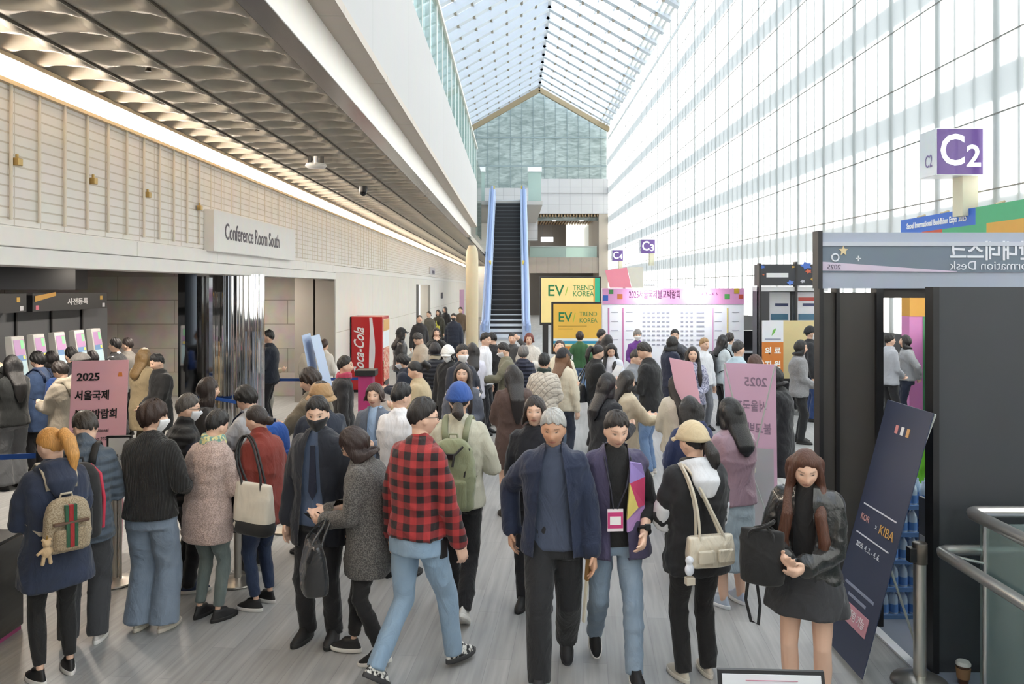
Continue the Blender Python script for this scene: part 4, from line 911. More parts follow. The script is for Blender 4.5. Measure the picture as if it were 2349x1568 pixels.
c, d, up, lat = p['hands'][-1]; t = held(p, 'folded_fan', 'wooden folding stick held in the hand of the open navy jacket', 'stick', c); G().beam((0, -.01, .05), (.01, -.02, -.09), .02, .03).build('wooden_end', M('#8a6a3f', .5), t, bevel=.004); G().beam((.01, -.02, -.09), (.03, -.04, -.36), .012, .02).build('pale_stick', M('#cfc8b8', .5), t)
p = P_('volunteer', 'person in a purple vest with coloured panels and light blue jeans', 1408, 350, 1.71, 184, hd=(4, 14), L=(.15, .20, .55), R=(.22, -.04, .50), legs='walkb', lean=3, inner=('sweater', '#141416', .49, 'pushed'), top=('vest', '#3f3a55', dict(z0=.45, ease=.036, flare=.07, open_=((.45, .06), (.62, .055), (.74, .06), (.86, .075)))), bot=('pants', FAB('#728497', 'denim', '#8b9cae')), shoe=('#17171a', '#e4e2de'), hair=('short', '#2b2624'))
o = p['o']; k = p['k']
def patch(name, poly, c, dy=.0):
    """cloth panel on the vest front: outline given in x, z on the chest, laid over its curve"""
    g = G(); vs = []
    for x, z in poly:
        f = z / 1.735; b_ = float(np.interp(f, [b[0] for b in BODY], [b[2] for b in BODY])) * k + .036; a = float(np.interp(f, [b[0] for b in BODY], [b[1] for b in BODY])) * k + .036
        y = b_ * math.sqrt(max(.05, 1 - min(.95, abs(x) / a) ** 2.4)); vs.append(p['T'](np.array([x, y + .012 + dy, z])))
    n = len(vs); g.v = [tuple(v) for v in vs] + [tuple(v - np.array([0, .03, 0])) for v in vs]; g.f = [tuple(range(n)), tuple(range(2 * n - 1, n - 1, -1))] + [(i, n + i, n + (i + 1) % n, (i + 1) % n) for i in range(n)]; g.build(name, FAB(c, bump=.1), o)
patch('lilac_panel', [(-.07, 1.40), (-.15, 1.38), (-.18, 1.29), (-.065, 1.27)], '#8d7ab8', .02); patch('pink_panel', [(-.065, 1.27), (-.18, 1.29), (-.185, 1.10), (-.13, 1.10)], '#b8335f', .02); patch('yellow_panel', [(-.065, 1.27), (-.13, 1.10), (-.05, 1.03)], '#cfc06a', .02); patch('mauve_panel', [(-.13, 1.10), (-.185, 1.10), (-.18, .96), (-.05, .95), (-.05, 1.03)], '#a57fb5', .02)
t = held(p, 'name_badge', 'pink name badge hanging on a lanyard over the purple vest', 'badge', p['T'](np.array([.03, .19, .60 * 1.735])))
G().box(-.05, .05, .0, .006, -.07, .07).build('badge_card', M('#e8dfe4', .4), t); G().box(-.048, .048, .006, .009, -.05, .05).build('badge_print', M('#c73a7a', .4), t); G().box(-.035, .035, .009, .011, -.028, .024).build('badge_panel', M('#f2eef0', .4), t)
g = G()
for e in (-1, 1): g.tube([(e * .012, .003, .07), (e * .05 - .02, .004, .20), (e * .085 - .03, -.06, .37), (e * .07 - .03, -.20, .45)], .005, 6)
g.build('lanyard', M('#2a2a38', .6), t)
c = p['arms'][-1][2]; el_ = p['arms'][-1][1]; dd = (c - el_) / np.linalg.norm(c - el_); t = held(p, 'wristwatch', 'black smartwatch on the wrist of the person in the purple vest', 'watch', c - dd * .03)
u = np.cross(dd, [0, 1.0, 0]); u /= np.linalg.norm(u); v = np.cross(u, dd); G().tube([tuple(.036 * (u * math.cos(a) + v * math.sin(a))) for a in np.linspace(0, 6.283, 19)], .011, 8).build('strap', M('#141416', .5), t); q = -v * .04 if (-v)[1] > 0 else v * .04
G().box(q[0] - .02, q[0] + .02, q[1] - .008, q[1] + .010, q[2] - .022, q[2] + .022).build('watch_face', M('#0c0c10', .15), t, bevel=.005)
P_('behindold', 'person in a black top half hidden behind the open navy jacket', 1228, hs_(909, 1.64), 1.64, 172, top=('jacket', '#161720'), bot=('pants', '#1b1b20'), hair=('bob', '#241d1c', .10), L='belly', R='belly')
# --- front row, right
p = P_('beigecap', 'person in a beige cap and black jacket with white elbow patches', 1598, 359, 1.62, 14, hd=(20, 8), L='phone', R='phonelow', lean=2, top=('jacket', FAB('#17181c', bump=.3), dict(z0=.43, ease=.046, hoodm='#c9cbd0', srad=1.12)), bot=('pants', '#131316'), shoe=('#cfc9bc', '#d8d3c8'), hair=('lowpony', '#1c1817', .17), hat=('cap', '#bcab8c'))
T = p['T']
for sd in (-1, 1):
    sh, e2, wr, _ = p['arms'][sd]; Q = S().tube([sh * .25 + e2 * .75, e2 * .98 + np.array([0, 0, 0]), e2 * .6 + wr * .4], [.083, .083, .078], 16); V, F = Q.fuse(.010, 2); mkobj('elbow_patch', V, F, FAB('#c9ccd1', bump=.3), p['o'])
bag(p, 'shoulder_bag', 'cream leather shoulder bag with two pockets on the back of the black jacket', T(np.array([-.03, -.235, .555 * 1.62])), (.31, .13, .18), FAB('#c3baa8', 'leather'), cat='bag', flap=FAB('#bdb4a2', 'leather'), hm=M('#c9c1b0', .5), handle=[(-.10, -.20, 1.17), (-.12, -.11, 1.33), (-.13, -.02, 1.385), (-.11, -.02, 1.385), (-.08, -.11, 1.33), (-.03, -.20, 1.17)])
t = held(p, 'keyring_doll', 'small white and blue plush keyring hanging from the cream shoulder bag', 'charm', T(np.array([-.19, -.28, .50 * 1.62]))); Q = S().blob((0, 0, 0), (.03, .022, .04)).blob((0, 0, .055), (.026, .022, .026)); V, F = Q.fuse(.005, 1); mkobj('doll', V, F, FAB('#d5d9e2'), t); G().box(-.025, .03, -.02, .02, -.09, -.045).build('tag', M('#cfc6b4', .5), t, bevel=.004)
phone(p, -1, 'white phone held up by the person in the beige cap', '#e6e6e8', '#dfe4ea')
P_('navyhood', 'person in a loose navy top and wide black trousers behind the beige cap', 1588, 272, 1.57, 18, hd=(-15, 8), L='phone', R='phone', top=('hoodie', '#1f2c52'), bot=('wide', '#141418'), shoe=('#33365a', '#b9aec2'), hair=('long', '#131215', .42))
P_('mauve', 'person in a mauve satin jacket and pale denim midi skirt', 1682, 292, 1.625, 24, hd=(10, 8), L='phone', R='phonelow', top=('jacket', FAB('#8d7380', 'plain', rough=.45), dict(z0=.50)), bot=('skirt', FAB('#8d9aa4', 'denim', '#a3b0b8'), .43, .035), shoe=('#b7c3d6', '#e6e8ec'), hair=('long', '#121114', .34))
p = P_('leather', 'person in a black leather jacket and grey mini skirt', 1852, 392, 1.575, 152, hd=(14, 20), L=(.02, .28, .60), R=(.10, .30, .63), lean=2, inner=('turtleneck', '#161517', .49), top=('jacket', FAB('#0d0d0e', 'leather'), dict(z0=.475, ease=.042, srad=1.12, open_=((.47, .07), (.7, .06), (.86, .05)))), bot=('skirt', FAB('#2e2f33'), .215, .07), shoe=('#1a1a1c', '#222'), hair=('longwave', '#4a2a1c', .52, 'both'))
bag(p, 'backpack', 'black backpack hanging in front of the leather jacket', (.20, .31, .99), (.25, .15, .30), FAB('#131315', bump=.3), cat='backpack', pw=.95, soft=.95, flap=FAB('#17171a', bump=.3), handle=[(.18, .31, 1.16), (.12, .30, 1.2), (.18, .33, 1.16)])
tb_ = bpy.data.objects[[o.name for o in bpy.data.objects if o.get('label') == 'black backpack hanging in front of the leather jacket'][0]]
G().tube([(.08, -.04, -.13), (.10, -.05, -.28), (.07, -.05, -.40), (.03, -.05, -.41), (.02, -.05, -.30), (.04, -.04, -.14)], .009, 8).build('hanging_strap', M('#17171a', .5), tb_, smooth=True)
c, _, _, _ = p['hands'][-1]; wr = p['arms'][-1][2]; t = held(p, 'wristband', 'lime green wristband on the wrist of the black leather jacket', 'wristband', wr); e2 = p['arms'][-1][1]; dd = (wr - e2) / np.linalg.norm(wr - e2); u = np.cross(dd, [0, 0, 1.0]); u /= np.linalg.norm(u); v = np.cross(u, dd)
G().tube([tuple(.034 * (u * math.cos(a) + v * math.sin(a))) for a in np.linspace(0, 6.283, 19)], .009, 6).build('band', M('#8fd84a', .5), t)
P_('blackcoat', 'person in a long black coat standing behind the pale pink banner', 1785, 214, 1.66, 70, hd=(0, 20), top=('coat', '#16171b', dict(z0=.30, ease=.05)), bot=('pants', '#131316'), hair=('bob', '#171416', .1), L='phonelow', R='phonelow')
# --- middle distance, left of the escalator
P_('greyblurry', 'person in a loose blue grey jacket facing forward behind the blue cap', 1062, hs_(834, 1.64), 1.64, 176, L='belly', R='belly', top=('jacket', '#5a5f6c', dict(open_=((.47, .06), (.86, .05)))), inner=('shirt', '#cfc9c6', .49), bot=('skirt', FAB('#c9bfb8', 'floral', '#7d3a30'), .35, .05), hair=('long', '#2c2524', .4, 'both'))
P_('maskman', 'person in a dark navy jacket with a white face mask, turned right', 1058, hs_(790, 1.74), 1.74, -150, L='phone', R='phone', top=('jacket', '#232733'), bot=('pants', '#1d1e23'), hair=('short', '#1d1a19'), mask='#e0e2e6')
P_('beigejk', 'person in a beige cotton jacket looking down to the left', 962, hs_(826, 1.63), 1.63, 80, hd=(10, 20), L='phone', R='phone', top=('jacket', '#b3a283'), bot=('pants', '#2b2a2c'), hair=('pony', '#171618', .1))
P_('navymask', 'shorter person in a navy top with a pale mask, beside the red vending machine', 930, hs_(812, 1.52), 1.52, 85, hd=(5, 15), L='phone', R='phone', top=('hoodie', '#1a2233'), bot=('pants', '#20242e'), hair=('bangs', '#151416'), mask='#c9ced6')
P_('navypad', 'person in a black padded jacket with a beige scarf, seen from behind', 1000, hs_(786, 1.66), 1.66, 35, L='phone', R='phone', top=('jacket', FAB('#1b1e28', 'puffer'), dict(collar='tall')), bot=('pants', '#1d1d20'), hair=('bob', '#1b1a1f', .06), scarf='#a39a88')
P_('bowed', 'person in a beige top with the head bowed, near the corridor', 967, hs_(760, 1.70), 1.70, 120, hd=(10, 35), L='phone', R='phone', top=('jacket', '#a79c8e'), bot=('pants', '#38363a'), hair=('short', '#3a3634'))
P_('lookup', 'person in a dark jacket looking up, in front of the corridor door', 962, hs_(722, 1.72), 1.72, 200, hd=(0, -22), top=('jacket', '#2a292c'), bot=('pants', '#202024'), hair=('short', '#231f1e'))
P_('hatwoman', 'person in a dark leather jacket and black cap by the vending machine', 918, hs_(753, 1.64), 1.64, -60, top=('jacket', FAB('#2b2b2e', 'leather')), bot=('pants', '#26303f'), hair=('long', '#201b1b', .35), hat=('cap', '#17171a'), L='belly', R='belly')
P_('facehand', 'person in a black top with hands raised to the face, near the corridor', 1001, hs_(752, 1.62), 1.62, 190, L='mouth', R='mouth', hd=(0, -10), top=('sweater', '#1a191b'), bot=('pants', '#222'), hair=('bob', '#2d2220', .1))
P_('yellowbag', 'person in a dark green coat in the far corridor with a yellow bag', 1006, 62, 1.66, 160, top=('coat', '#3a3a34'), bot=('pants', '#222'), hair=('long', '#2a1f1c', .4))
bag(PEOPLE['yellowbag'], 'handbag', 'yellow bag carried in the far corridor', (.0, .26, .95), (.34, .14, .26), M('#c9c455', .6), cat='bag', handle=[(0, .2, 1.15), (0, .18, 1.3), (0, .2, 1.15)])
P_('corrdark', 'person in a black and white top deep in the far corridor', 1022, 56, 1.68, 150, top=('jacket', '#232225'), bot=('pants', '#1c1c20'), hair=('bob', '#1c1718', .1))
P_('corrnavy', 'person in a loose navy jacket walking in the far corridor', 1041, 76, 1.70, 172, legs='step', top=('jacket', '#1b2233', dict(ease=.05)), bot=('pants', '#2a3446'), hair=('short', '#1a1718'), mask='#222226')
P_('corrbrown', 'person in a brown jacket at the rear of the far corridor group', 1057, 58, 1.70, 165, top=('jacket', '#5b4c3e'), bot=('pants', '#4a4438'), hair=('short', '#3a2c26'))
P_('corrgrey', 'person in a grey coat behind the one looking up at the corridor door', 985, 66, 1.66, 150, top=('coat', '#57554f'), bot=('pants', '#2a2a2c'), hair=('bun', '#211b1a'))
P_('whitecap', 'person in a white cap and black shoulder bag strap near the corridor', 1031, hs_(792, 1.66), 1.66, 150, hd=(20, 15), top=('jacket', '#1f2024'), bot=('pants', '#25262b'), hair=('bob', '#1a1718', .08), hat=('cap', '#dcdcda'), mask='#dfe0e2')
P_('lilac', 'person in a white blouse and black skirt, seen from behind', 1084, hs_(787, 1.64), 1.64, 12, L='phone', R='phone', top=('shirt', '#c9c8d6', dict(ease=.036)), bot=('skirt', '#17171c', .40, .05), hair=('long', '#1f1b1c', .36))
P_('whiteshirt', 'person in a white shirt left of the escalator foot', 1110, hs_(763, 1.72), 1.72, -110, hd=(-10, 5), top=('shirt', '#d9d9df'), bot=('pants', '#23242a'), hair=('short', '#1c1919'))
P_('allblack', 'person dressed all in black holding a phone, in front of the escalator', 1132, 127, 1.68, 30, hd=(15, 15), L='phone', R='phone', top=('tee', '#141417', dict(ease=.04)), bot=('wide', '#131316'), shoe=('#121214', '#17171a'), hair=('short', '#151415'))
P_('khakiphone', 'person in a khaki coat with a mask, holding a phone up to the left', 1162, hs_(785, 1.66), 1.66, 95, hd=(0, 18), L='fwd', R='phone', top=('coat', '#6d6a58', dict(z0=.36)), bot=('pants', '#3a3a36'), hair=('short', '#1f1c1c'), mask='#dcdde0')
phone(PEOPLE['khakiphone'], -1, 'pink cased phone held by the person in the khaki coat', '#b86a74')
P_('navycurl', 'person in a navy hooded padded jacket, seen from behind', 1200, hs_(795, 1.60), 1.60, -5, top=('jacket', FAB('#262a3d', 'puffer'), dict(hood=True)), bot=('pants', '#2a2a30'), hair=('curly', '#6d6a69'), L='phone', R='phone')
P_('fluffy', 'person in a fluffy white jacket right of the escalator foot', 1214, hs_(764, 1.64), 1.64, 176, L='phone', R='phone', top=('jacket', FAB('#d2cdc6', 'tweed', '#bfb8b0'), dict(ease=.055)), bot=('skirt', '#b9b0a6', .25, .04), hair=('bob', '#6a3028', .05))
P_('handup', 'person raising a hand to the head in front of the escalator steps', 1176, hs_(764, 1.64), 1.64, 170, L='up', R='belly', top=('sweater', '#4a4a4c'), bot=('pants', '#2a2a2c'), hair=('short', '#231e1d'))
P_('brown', 'person in a long brown coat, seen from behind', 1178, hs_(838, 1.645), 1.645, 15, hd=(10, 6), L='phone', R='pocket', top=('coat', '#4a3833', dict(z0=.33, ease=.042)), bot=('none', '#000'), shoe=('#2a2624', '#2a2624'), hair=('long', '#1e1a1b', .52))
P_('quilt', 'person in a cream quilted jacket with a dark green collar', 1248, hs_(812, 1.60), 1.60, -8, L='belly', R='belly', top=('jacket', FAB('#beb6ab', 'quilt', '#9b938a'), dict(ease=.05)), bot=('pants', '#1b1b1f'), hair=('short', '#17191a'), scarf='#1d2c28')
p = P_('whitebrown', 'person in a cream jacket and dark cap beside the cream quilted jacket', 1290, hs_(800, 1.63), 1.63, -40, L='phone', R='down', top=('jacket', '#c9bfab'), bot=('pants', '#2a3040'), hair=('long', '#6d4e38', .34, 'both'), hat=('cap', '#27282d'))
P_('upman', 'person in a long cream cardigan looking up, facing the camera', 1284, hs_(779, 1.72), 1.72, 178, hd=(0, -25), top=('cardigan', '#d4ccb8', dict(z0=.36)), bot=('pants', FAB('#6f86a4', 'denim', '#8298b4')), shoe=('#cfcbc4', '#ddd'), hair=('short', '#3a2c26'))
P_('green', 'person in a dark green sweater and blue jeans, facing the yellow sign', 1330, 104, 1.50, -5, L='pocket', R='pocket', top=('sweater', FAB('#2f5a35', 'rib')), bot=('pants', FAB('#5d7598', 'denim', '#6f88a8')), shoe=('#c8ccd4', '#e4e4e4'), hair=('curly', '#241714'))
p = P_('blackbag', 'person in a black jacket with a black shoulder bag, reading a paper sheet', 1366, 158, 1.66, -68, hd=(-6, 14), L='phone', R='phone', top=('jacket', '#17181b'), bot=('wide', '#18181c'), shoe=('#222', '#333'), hair=('pony', '#161416', .25))
bag(p, 'shoulder_bag', 'black shoulder bag hanging behind the person reading a paper sheet', (-.16, -.20, .88), (.34, .16, .28), FAB('#15161a', 'leather'), cat='bag', handle=[(-.16, -.14, 1.18), (-.15, 0, 1.40), (-.16, -.1, 1.18)])
t = held(p, 'paper_sheet', 'white paper leaflet held by the person with the black shoulder bag', 'leaflet', p['hands'][1][0]); G().hexa([(-.14, -.02, .0), (.07, -.02, 0), (.07, .1, .18), (-.14, .1, .18)], [(-.14, -.017, -.002), (.07, -.017, -.002), (.07, .103, .178), (-.14, .103, .178)]).build('sheet', M('#e6e6ea', .6), t)
P_('twinone', 'person in a white top left of the info board', 1404, hs_(786, 1.62), 1.62, 150, hd=(30, 20), L='phone', R='phone', top=('shirt', '#c9ccd6'), bot=('pants', '#2a2b30'), hair=('long', '#131215', .36, 'both'))
P_('twotwo', 'person in a black cardigan at the left edge of the info board', 1393, hs_(768, 1.62), 1.62, -30, top=('cardigan', '#2a2b30'), bot=('pants', '#222'), hair=('long', '#18171b', .36))
P_('edge', 'person in a dark top looking right at the edge of the info board', 1377, hs_(756, 1.66), 1.66, -80, top=('jacket', '#3a2f2e'), bot=('pants', '#262429'), hair=('short', '#231d1d'))
# --- middle distance, right
P_('purple', 'person in a purple sweater and white mask before the info board', 1462, hs_(756, 1.63), 1.63, 178, L='belly', R='belly', top=('sweater', '#6b3a8a'), bot=('pants', '#3a3a44'), hair=('bangs', '#85807d'), mask='#e4e4e8')
p = P_('blacksw', 'person in a black sweater and blue jeans using a phone, standing sideways', 1494, 172, 1.78, 62, hd=(10, 25), L='phone', R='phone', lean=3, top=('sweater', '#17181b', dict(ease=.03)), bot=('pants', FAB('#5a7399', 'denim', '#6d87aa')), shoe=('#c9c4bb', '#d8d4cc'), hair=('short', '#2a2524'))
P_('greymid', 'person in a light grey jacket facing right, in front of the black sweater', 1452, hs_(800, 1.70), 1.70, -110, hd=(-10, 20), L='phone', R='phone', top=('jacket', '#7d8087'), bot=('pants', '#5c5f66'), hair=('short', '#3a3634'))
P_('navywoman', 'person in a navy jacket with a shoulder strap facing right, before the info board', 1538, hs_(771, 1.65), 1.65, -62, hd=(-8, 14), L='phone', R='phone', top=('jacket', '#1c2137'), bot=('skirt', '#1d2236', .38, .05), hair=('bob', '#1a1819', .15))
P_('atboard', 'person with a hand raised to the mouth at the info board', 1548, hs_(756, 1.70), 1.70, 170, L='mouth', R='belly', top=('jacket', '#3d3f46'), bot=('pants', '#222'), hair=('short', '#161517'))
P_('floral', 'person in a pale floral blouse facing the camera', 1588, hs_(795, 1.63), 1.63, 174, L='belly', R='phone', top=('shirt', FAB('#aaa9bb', 'floral', '#6d6f8a'), dict(ease=.035)), bot=('pants', '#34363f'), hair=('long', '#241d1d', .42, 'both'))
P_('blondkid', 'person in a white shirt turned toward the info board', 1613, hs_(776, 1.60), 1.60, -150, top=('shirt', '#d2d4da'), bot=('pants', '#6a6d75'), hair=('short', '#9a7a55'))
p = P_('maskbag', 'person in a pale grey top and white mask with a black backpack', 1655, hs_(768, 1.66), 1.66, -72, top=('jacket', '#b5bdc2'), bot=('pants', '#26282c'), hair=('longwave', '#17161a', .3), mask='#e6e7ea', L='phone', R='phone')
backpack(p, 'black backpack worn over the pale grey top before the info board', FAB('#17181b'), M('#17181b', .6), (.30, .18, .44), .67)
P_('second', 'person in a grey blue jacket at the right end of the info board', 1673, hs_(764, 1.68), 1.68, -30, top=('jacket', '#9aa4ab'), bot=('pants', '#3a3c42'), hair=('short', '#2b2422'))
P_('lightblue', 'person in a long light blue shirt coat walking right with arms hanging', 1690, hs_(783, 1.70), 1.70, -70, legs='step', L='down', R='down', top=('coat', '#9fb3bf', dict(z0=.33, ease=.04)), bot=('pants', '#8ea3b0'), hair=('short', '#2d2a2b'))
P_('browntop', 'person in a black top looking up right, behind the pale pink banner', 1732, hs_(812, 1.62), 1.62, -85, hd=(0, -18), top=('jacket', '#1a1a1d'), bot=('pants', '#1a1a1d'), hair=('bobbang', '#4a342d', .12))
P_('cream', 'person in a cream cardigan, seen from behind', 1560, hs_(853, 1.615), 1.615, 8, hd=(-20, 8), L='phone', R='phone', top=('cardigan', '#c7c0b0', dict(ease=.04, z0=.49)), bot=('pants', '#4a4c55'), hair=('long', '#1d1718', .50))
P_('rightone', 'person in a black jacket looking right behind the purple vest', 1388, hs_(857, 1.64), 1.64, -52, hd=(-18, 4), L='phone', R='phone', top=('jacket', '#1e2026'), bot=('pants', '#1e2026'), hair=('long', '#17151a', .36))
p = P_('righttwo', 'person in a beige jacket holding out a phone to the right', 1430, hs_(849, 1.645), 1.645, -62, hd=(-10, 14), L='fwd', R='fwd', top=('jacket', '#bfb29a'), bot=('pants', '#2a2a2e'), hair=('long', '#1a1718', .34))
phone(p, 1, 'phone held out by the person in the beige jacket', '#c9c9cc')
P_('tweedjk', 'person in a grey check blazer and black trousers, facing right with hands together', 1832, 143, 1.645, -105, hd=(-8, 4), L='clasp', R='clasp', top=('jacket', FAB('#77777a', 'tweed', '#919194'), dict(z0=.46, ease=.035)), bot=('pants', '#16171b'), hair=('bob', '#191718', .12))
P_('capmask', 'person in a black cap, white mask and black jacket beside the grey check blazer', 1856, hs_(749, 1.76), 1.76, -100, top=('jacket', '#1b1d22'), bot=('pants', '#1f3560'), hair=('short', '#151414'), hat=('cap', '#1b1c20'), mask='#e4e6e8')
P_('boothgrey', 'person in a light grey top and navy trousers seen through the booth doorway', 2080, hs_(769, 1.62), 1.62, 70, hd=(5, -4), L='back', R='back', top=('sweater', '#8f9093', dict(ease=.03, z0=.5)), bot=('pants', '#1c2438'), hair=('bob', '#1f1b1b', .13))
P_('boothstripe', 'person in a white and grey top at the left side of the booth doorway', 2038, hs_(765, 1.68), 1.68, -80, L='clasp', R='clasp', top=('jacket', '#9b9ea6'), bot=('pants', '#1a1b20'), hair=('short', '#1a1818'))
P_('green_vest', 'person in a bright green safety vest behind the black booth panel', 2158, 290, 1.66, 150, inner=('sweater', '#15181f', .48, 'long'), top=('vest', '#5fae22', dict(ease=.04)), bot=('pants', '#222226'), hair=('short', '#171517'), L='phone', R='down')
# --- ticket queue inside the alcove
P_('q1', 'person in a black jacket and grey trousers touching a ticket kiosk, far left', 30, 185, 1.65, 62, hd=(0, 0), L='phone', R=(.10, .42, .88), top=('jacket', '#15191a'), bot=('wide', '#55575a'), hair=('long', '#141314', .48))
P_('q2', 'person in a blue denim coat waiting at the ticket kiosks', 92, 176, 1.66, 78, hd=(5, 10), L='phone', R='phone', top=('coat', FAB('#2d405f', 'denim', '#3b5176'), dict(z0=.36)), bot=('pants', '#15151a'), hair=('bangs', '#141314'))
backpack(PEOPLE['q2'], 'blue backpack on the blue denim coat at the kiosks', FAB('#23427c'), M('#1c2c4c', .6), (.26, .12, .36), .68)
p = P_('q3', 'person in a beige hooded jacket looking at a phone in the ticket queue', 146, hs_(827, 1.60), 1.60, 75, hd=(8, 24), L='phone', R='phone', top=('jacket', '#7f776a', dict(hoodm='#8a8273', z0=.42)), bot=('pants', '#45413b'), hair=('bangs', '#1d1614'))
P_('q4', 'person in a cream jacket and grey flat cap in the ticket queue', 190, hs_(809, 1.70), 1.70, 70, hd=(5, 14), L='belly', R='pocket', top=('jacket', '#9a988c', dict(z0=.43, ease=.045)), bot=('pants', '#56554f'), hair=('short', '#35302c'), hat=('flat', '#6a6765'))
P_('q5', 'person in a dark jacket behind the beige hooded jacket', 122, hs_(806, 1.62), 1.62, 85, top=('jacket', '#1e1c1d'), bot=('pants', '#1d1d20'), hair=('bob', '#171314', .12))
P_('q6', 'person in a charcoal jacket behind the grey flat cap', 166, hs_(797, 1.70), 1.70, 60, top=('jacket', '#28292d'), bot=('pants', '#1d1d20'), hair=('short', '#141314'))
P_('q7', 'person in a cream top right of the grey flat cap', 214, hs_(806, 1.62), 1.62, 60, top=('sweater', '#a8a294'), bot=('pants', '#2a2a2c'), hair=('bob', '#181315', .10))
P_('q8', 'person in a black jacket with a white collar above the pink board', 268, hs_(776, 1.72), 1.72, 85, inner=('shirt', '#c9c9cc', .5), top=('jacket', '#17171b'), bot=('pants', '#1a1a1e'), hair=('short', '#141213'), L='phone', R='phone')
P_('q9', 'person in a grey top behind the black jacket above the pink board', 296, hs_(776, 1.70), 1.70, 85, top=('sweater', '#6f6b66'), bot=('pants', '#2a2a2c'), hair=('short', '#201816'))
P_('q10', 'person in a beige trench coat behind the pink board', 327, hs_(799, 1.63), 1.63, -20, L='phone', R='downf', top=('coat', '#9a8a6c', dict(z0=.30)), bot=('pants', '#4a4438'), hair=('longwave', '#7d6440', .34, 'both'))
P_('q11', 'person in a black coat by the granite wall of the alcove', 368, hs_(810, 1.60), 1.60, 140, hd=(0, 18), L='clasp', R='clasp', top=('coat', '#131416'), bot=('pants', '#131416'), hair=('short', '#161415'))
P_('staff', 'person in a navy and bright blue jacket standing right of the mirrored column', 620, hs_(757, 1.74), 1.74, 95, L='phone', R='phone', top=('jacket', '#18202f'), bot=('pants', '#16181f'), hair=('short', '#121214'))
P_('creamq', 'person in a cream top half hidden by the mirrored column', 612, 134, 1.50, -80, L='phone', R='phone', top=('sweater', '#b9a98f'), bot=('pants', '#9a9a92'), hair=('bob', '#2a201c', .1))
P_('whitea', 'person in a white jacket, seen from behind near the stone pier', 717, hs_(773, 1.64), 1.64, 12, L='belly', R='belly', top=('jacket', '#c4beb2'), bot=('pants', '#3a3632'), hair=('lowpony', '#241a18', .34))
P_('whiteb', 'person in a white jacket nearer the leaning blue banners', 742, hs_(778, 1.63), 1.63, -15, L='belly', R='belly', top=('jacket', '#cbc7c0'), bot=('pants', '#3a3632'), hair=('bun', '#3a2620'))
P_('darkban', 'person in a black jacket with a pink collar between the leaning blue banners', 786, hs_(818, 1.64), 1.64, -75, L='down', R='down', top=('jacket', '#1a191c'), bot=('pants', '#1d1c20'), hair=('short', '#1c1817'), scarf='#a83a55')
# ---------------------------------------------------------------- things: escalator, signs, booths, stands
HF = lambda s: FPX / s
def tilt_panel(parent, w, h, back, mat, name='panel', th=.012, z0=.05, x0=0.0):
    """board leaning back by an angle about its foot; returns a function from board coordinates to local space"""
    a = math.radians(back); f = lambda x, z, d=0.0: (x + x0, z * math.sin(a) - d * math.cos(a), z0 + z * math.cos(a) + -d * math.sin(a) * -1 * 0)
    G().hexa([f(-w / 2, 0), f(w / 2, 0), f(w / 2, 0, -th), f(-w / 2, 0, -th)], [f(-w / 2, h), f(w / 2, h), f(w / 2, h, -th), f(-w / 2, h, -th)]).build(name, mat, parent); return f
# escalator -------------------------------------------------------------------------------------
es = thing('escalator', 'long dark stepped escalator with pale blue sides rising at the far end of the hall', 'escalator', (-.42, 38.3, 0))
slope = math.atan(.654); run, rise = .40, .40 * .654
stp = None
for i in range(31):
    y = i * run; z = i * rise
    if stp is None: stp = G().box(-.8, .8, 0, run, -.5, 0).box(-.8, .8, -.01, .03, -rise * .9, .0).build('step', M('#232428', .45, .3), es); stp.location = (0, y, z + .02); G().box(-.8, .8, -.02, .03, -.035, .006).build('step_edge', M('#55575d', .4, .4), stp)
    else: o = copy_tree(stp, es); o.location = (0, y, z + .02)
ye, ze = 31 * run, 31 * rise
lb = M('#a9bbdc', .35, .25)
for sd in (-1, 1):
    x0, x1 = sorted((sd * .82, sd * 1.2)); z = lambda y: max(0, min(ze, y / run * rise))
    ring = lambda y, zt: [(x0, y, zt - .75), (x1, y, zt - .75), (x1, y, zt + .72), (x0, y, zt + .72)]
    g = G(); pr = None
    for y in (-1.6, 0.2, ye, ye + 1.6):
        r = ring(y, z(y)); 
        if pr: g.hexa(pr, r)
        pr = r
    g.build('balustrade', lb, es, bevel=.03); xm = (x0 + x1) / 2
    for xo in (xm,): G().tube([(xo, -1.85, .45), (xo, -1.8, .75), (xo, -1.55, .85), (xo, .2, .86), (xo, ye, ze + .86), (xo, ye + 1.5, ze + .86), (xo, ye + 1.8, ze + .7)], .085, 8).build('handrail', M('#6f86b4', .4), es, smooth=True)
    xi_ = sd * .81; g = G()
    g.hexa([(xi_ - .02, 0.2, -.1), (xi_ + .02, .2, -.1), (xi_ + .02, .2, .3), (xi_ - .02, .2, .3)], [(xi_ - .02, ye, ze - .1), (xi_ + .02, ye, ze - .1), (xi_ + .02, ye, ze + .3), (xi_ - .02, ye, ze + .3)]); g.build('skirt_panel', M('#c9d6ea', .3, .3), es)
    for yy in (4.6, ye + .1): G().box(xm - .1 * sd - .06, xm - .1 * sd + .06, yy, yy + .03, z(yy) + .73, z(yy) + .95).build('yellow_marker', M('#d9c25a', .5), es)
G().box(-.8, .8, ye, ye + 1.6, ze - .1, ze + .02).build('landing_plate', M('#c8ccd0', .35, .5), es); G().box(-.8, .8, -1.6, .0, 0, .02).build('landing_plate', M('#a8acb0', .35, .5), es)
G().hexa([(-1.2, 0, -.02), (1.2, 0, -.02), (1.2, 1.2, -.02), (-1.2, 1.2, -.02)], [(-1.2, ye, ze - 1.1), (1.2, ye, ze - 1.1), (1.2, ye, ze - .45), (-1.2, ye, ze - .45)]).build('truss_cover', M('#b9c0c8', .5), es)
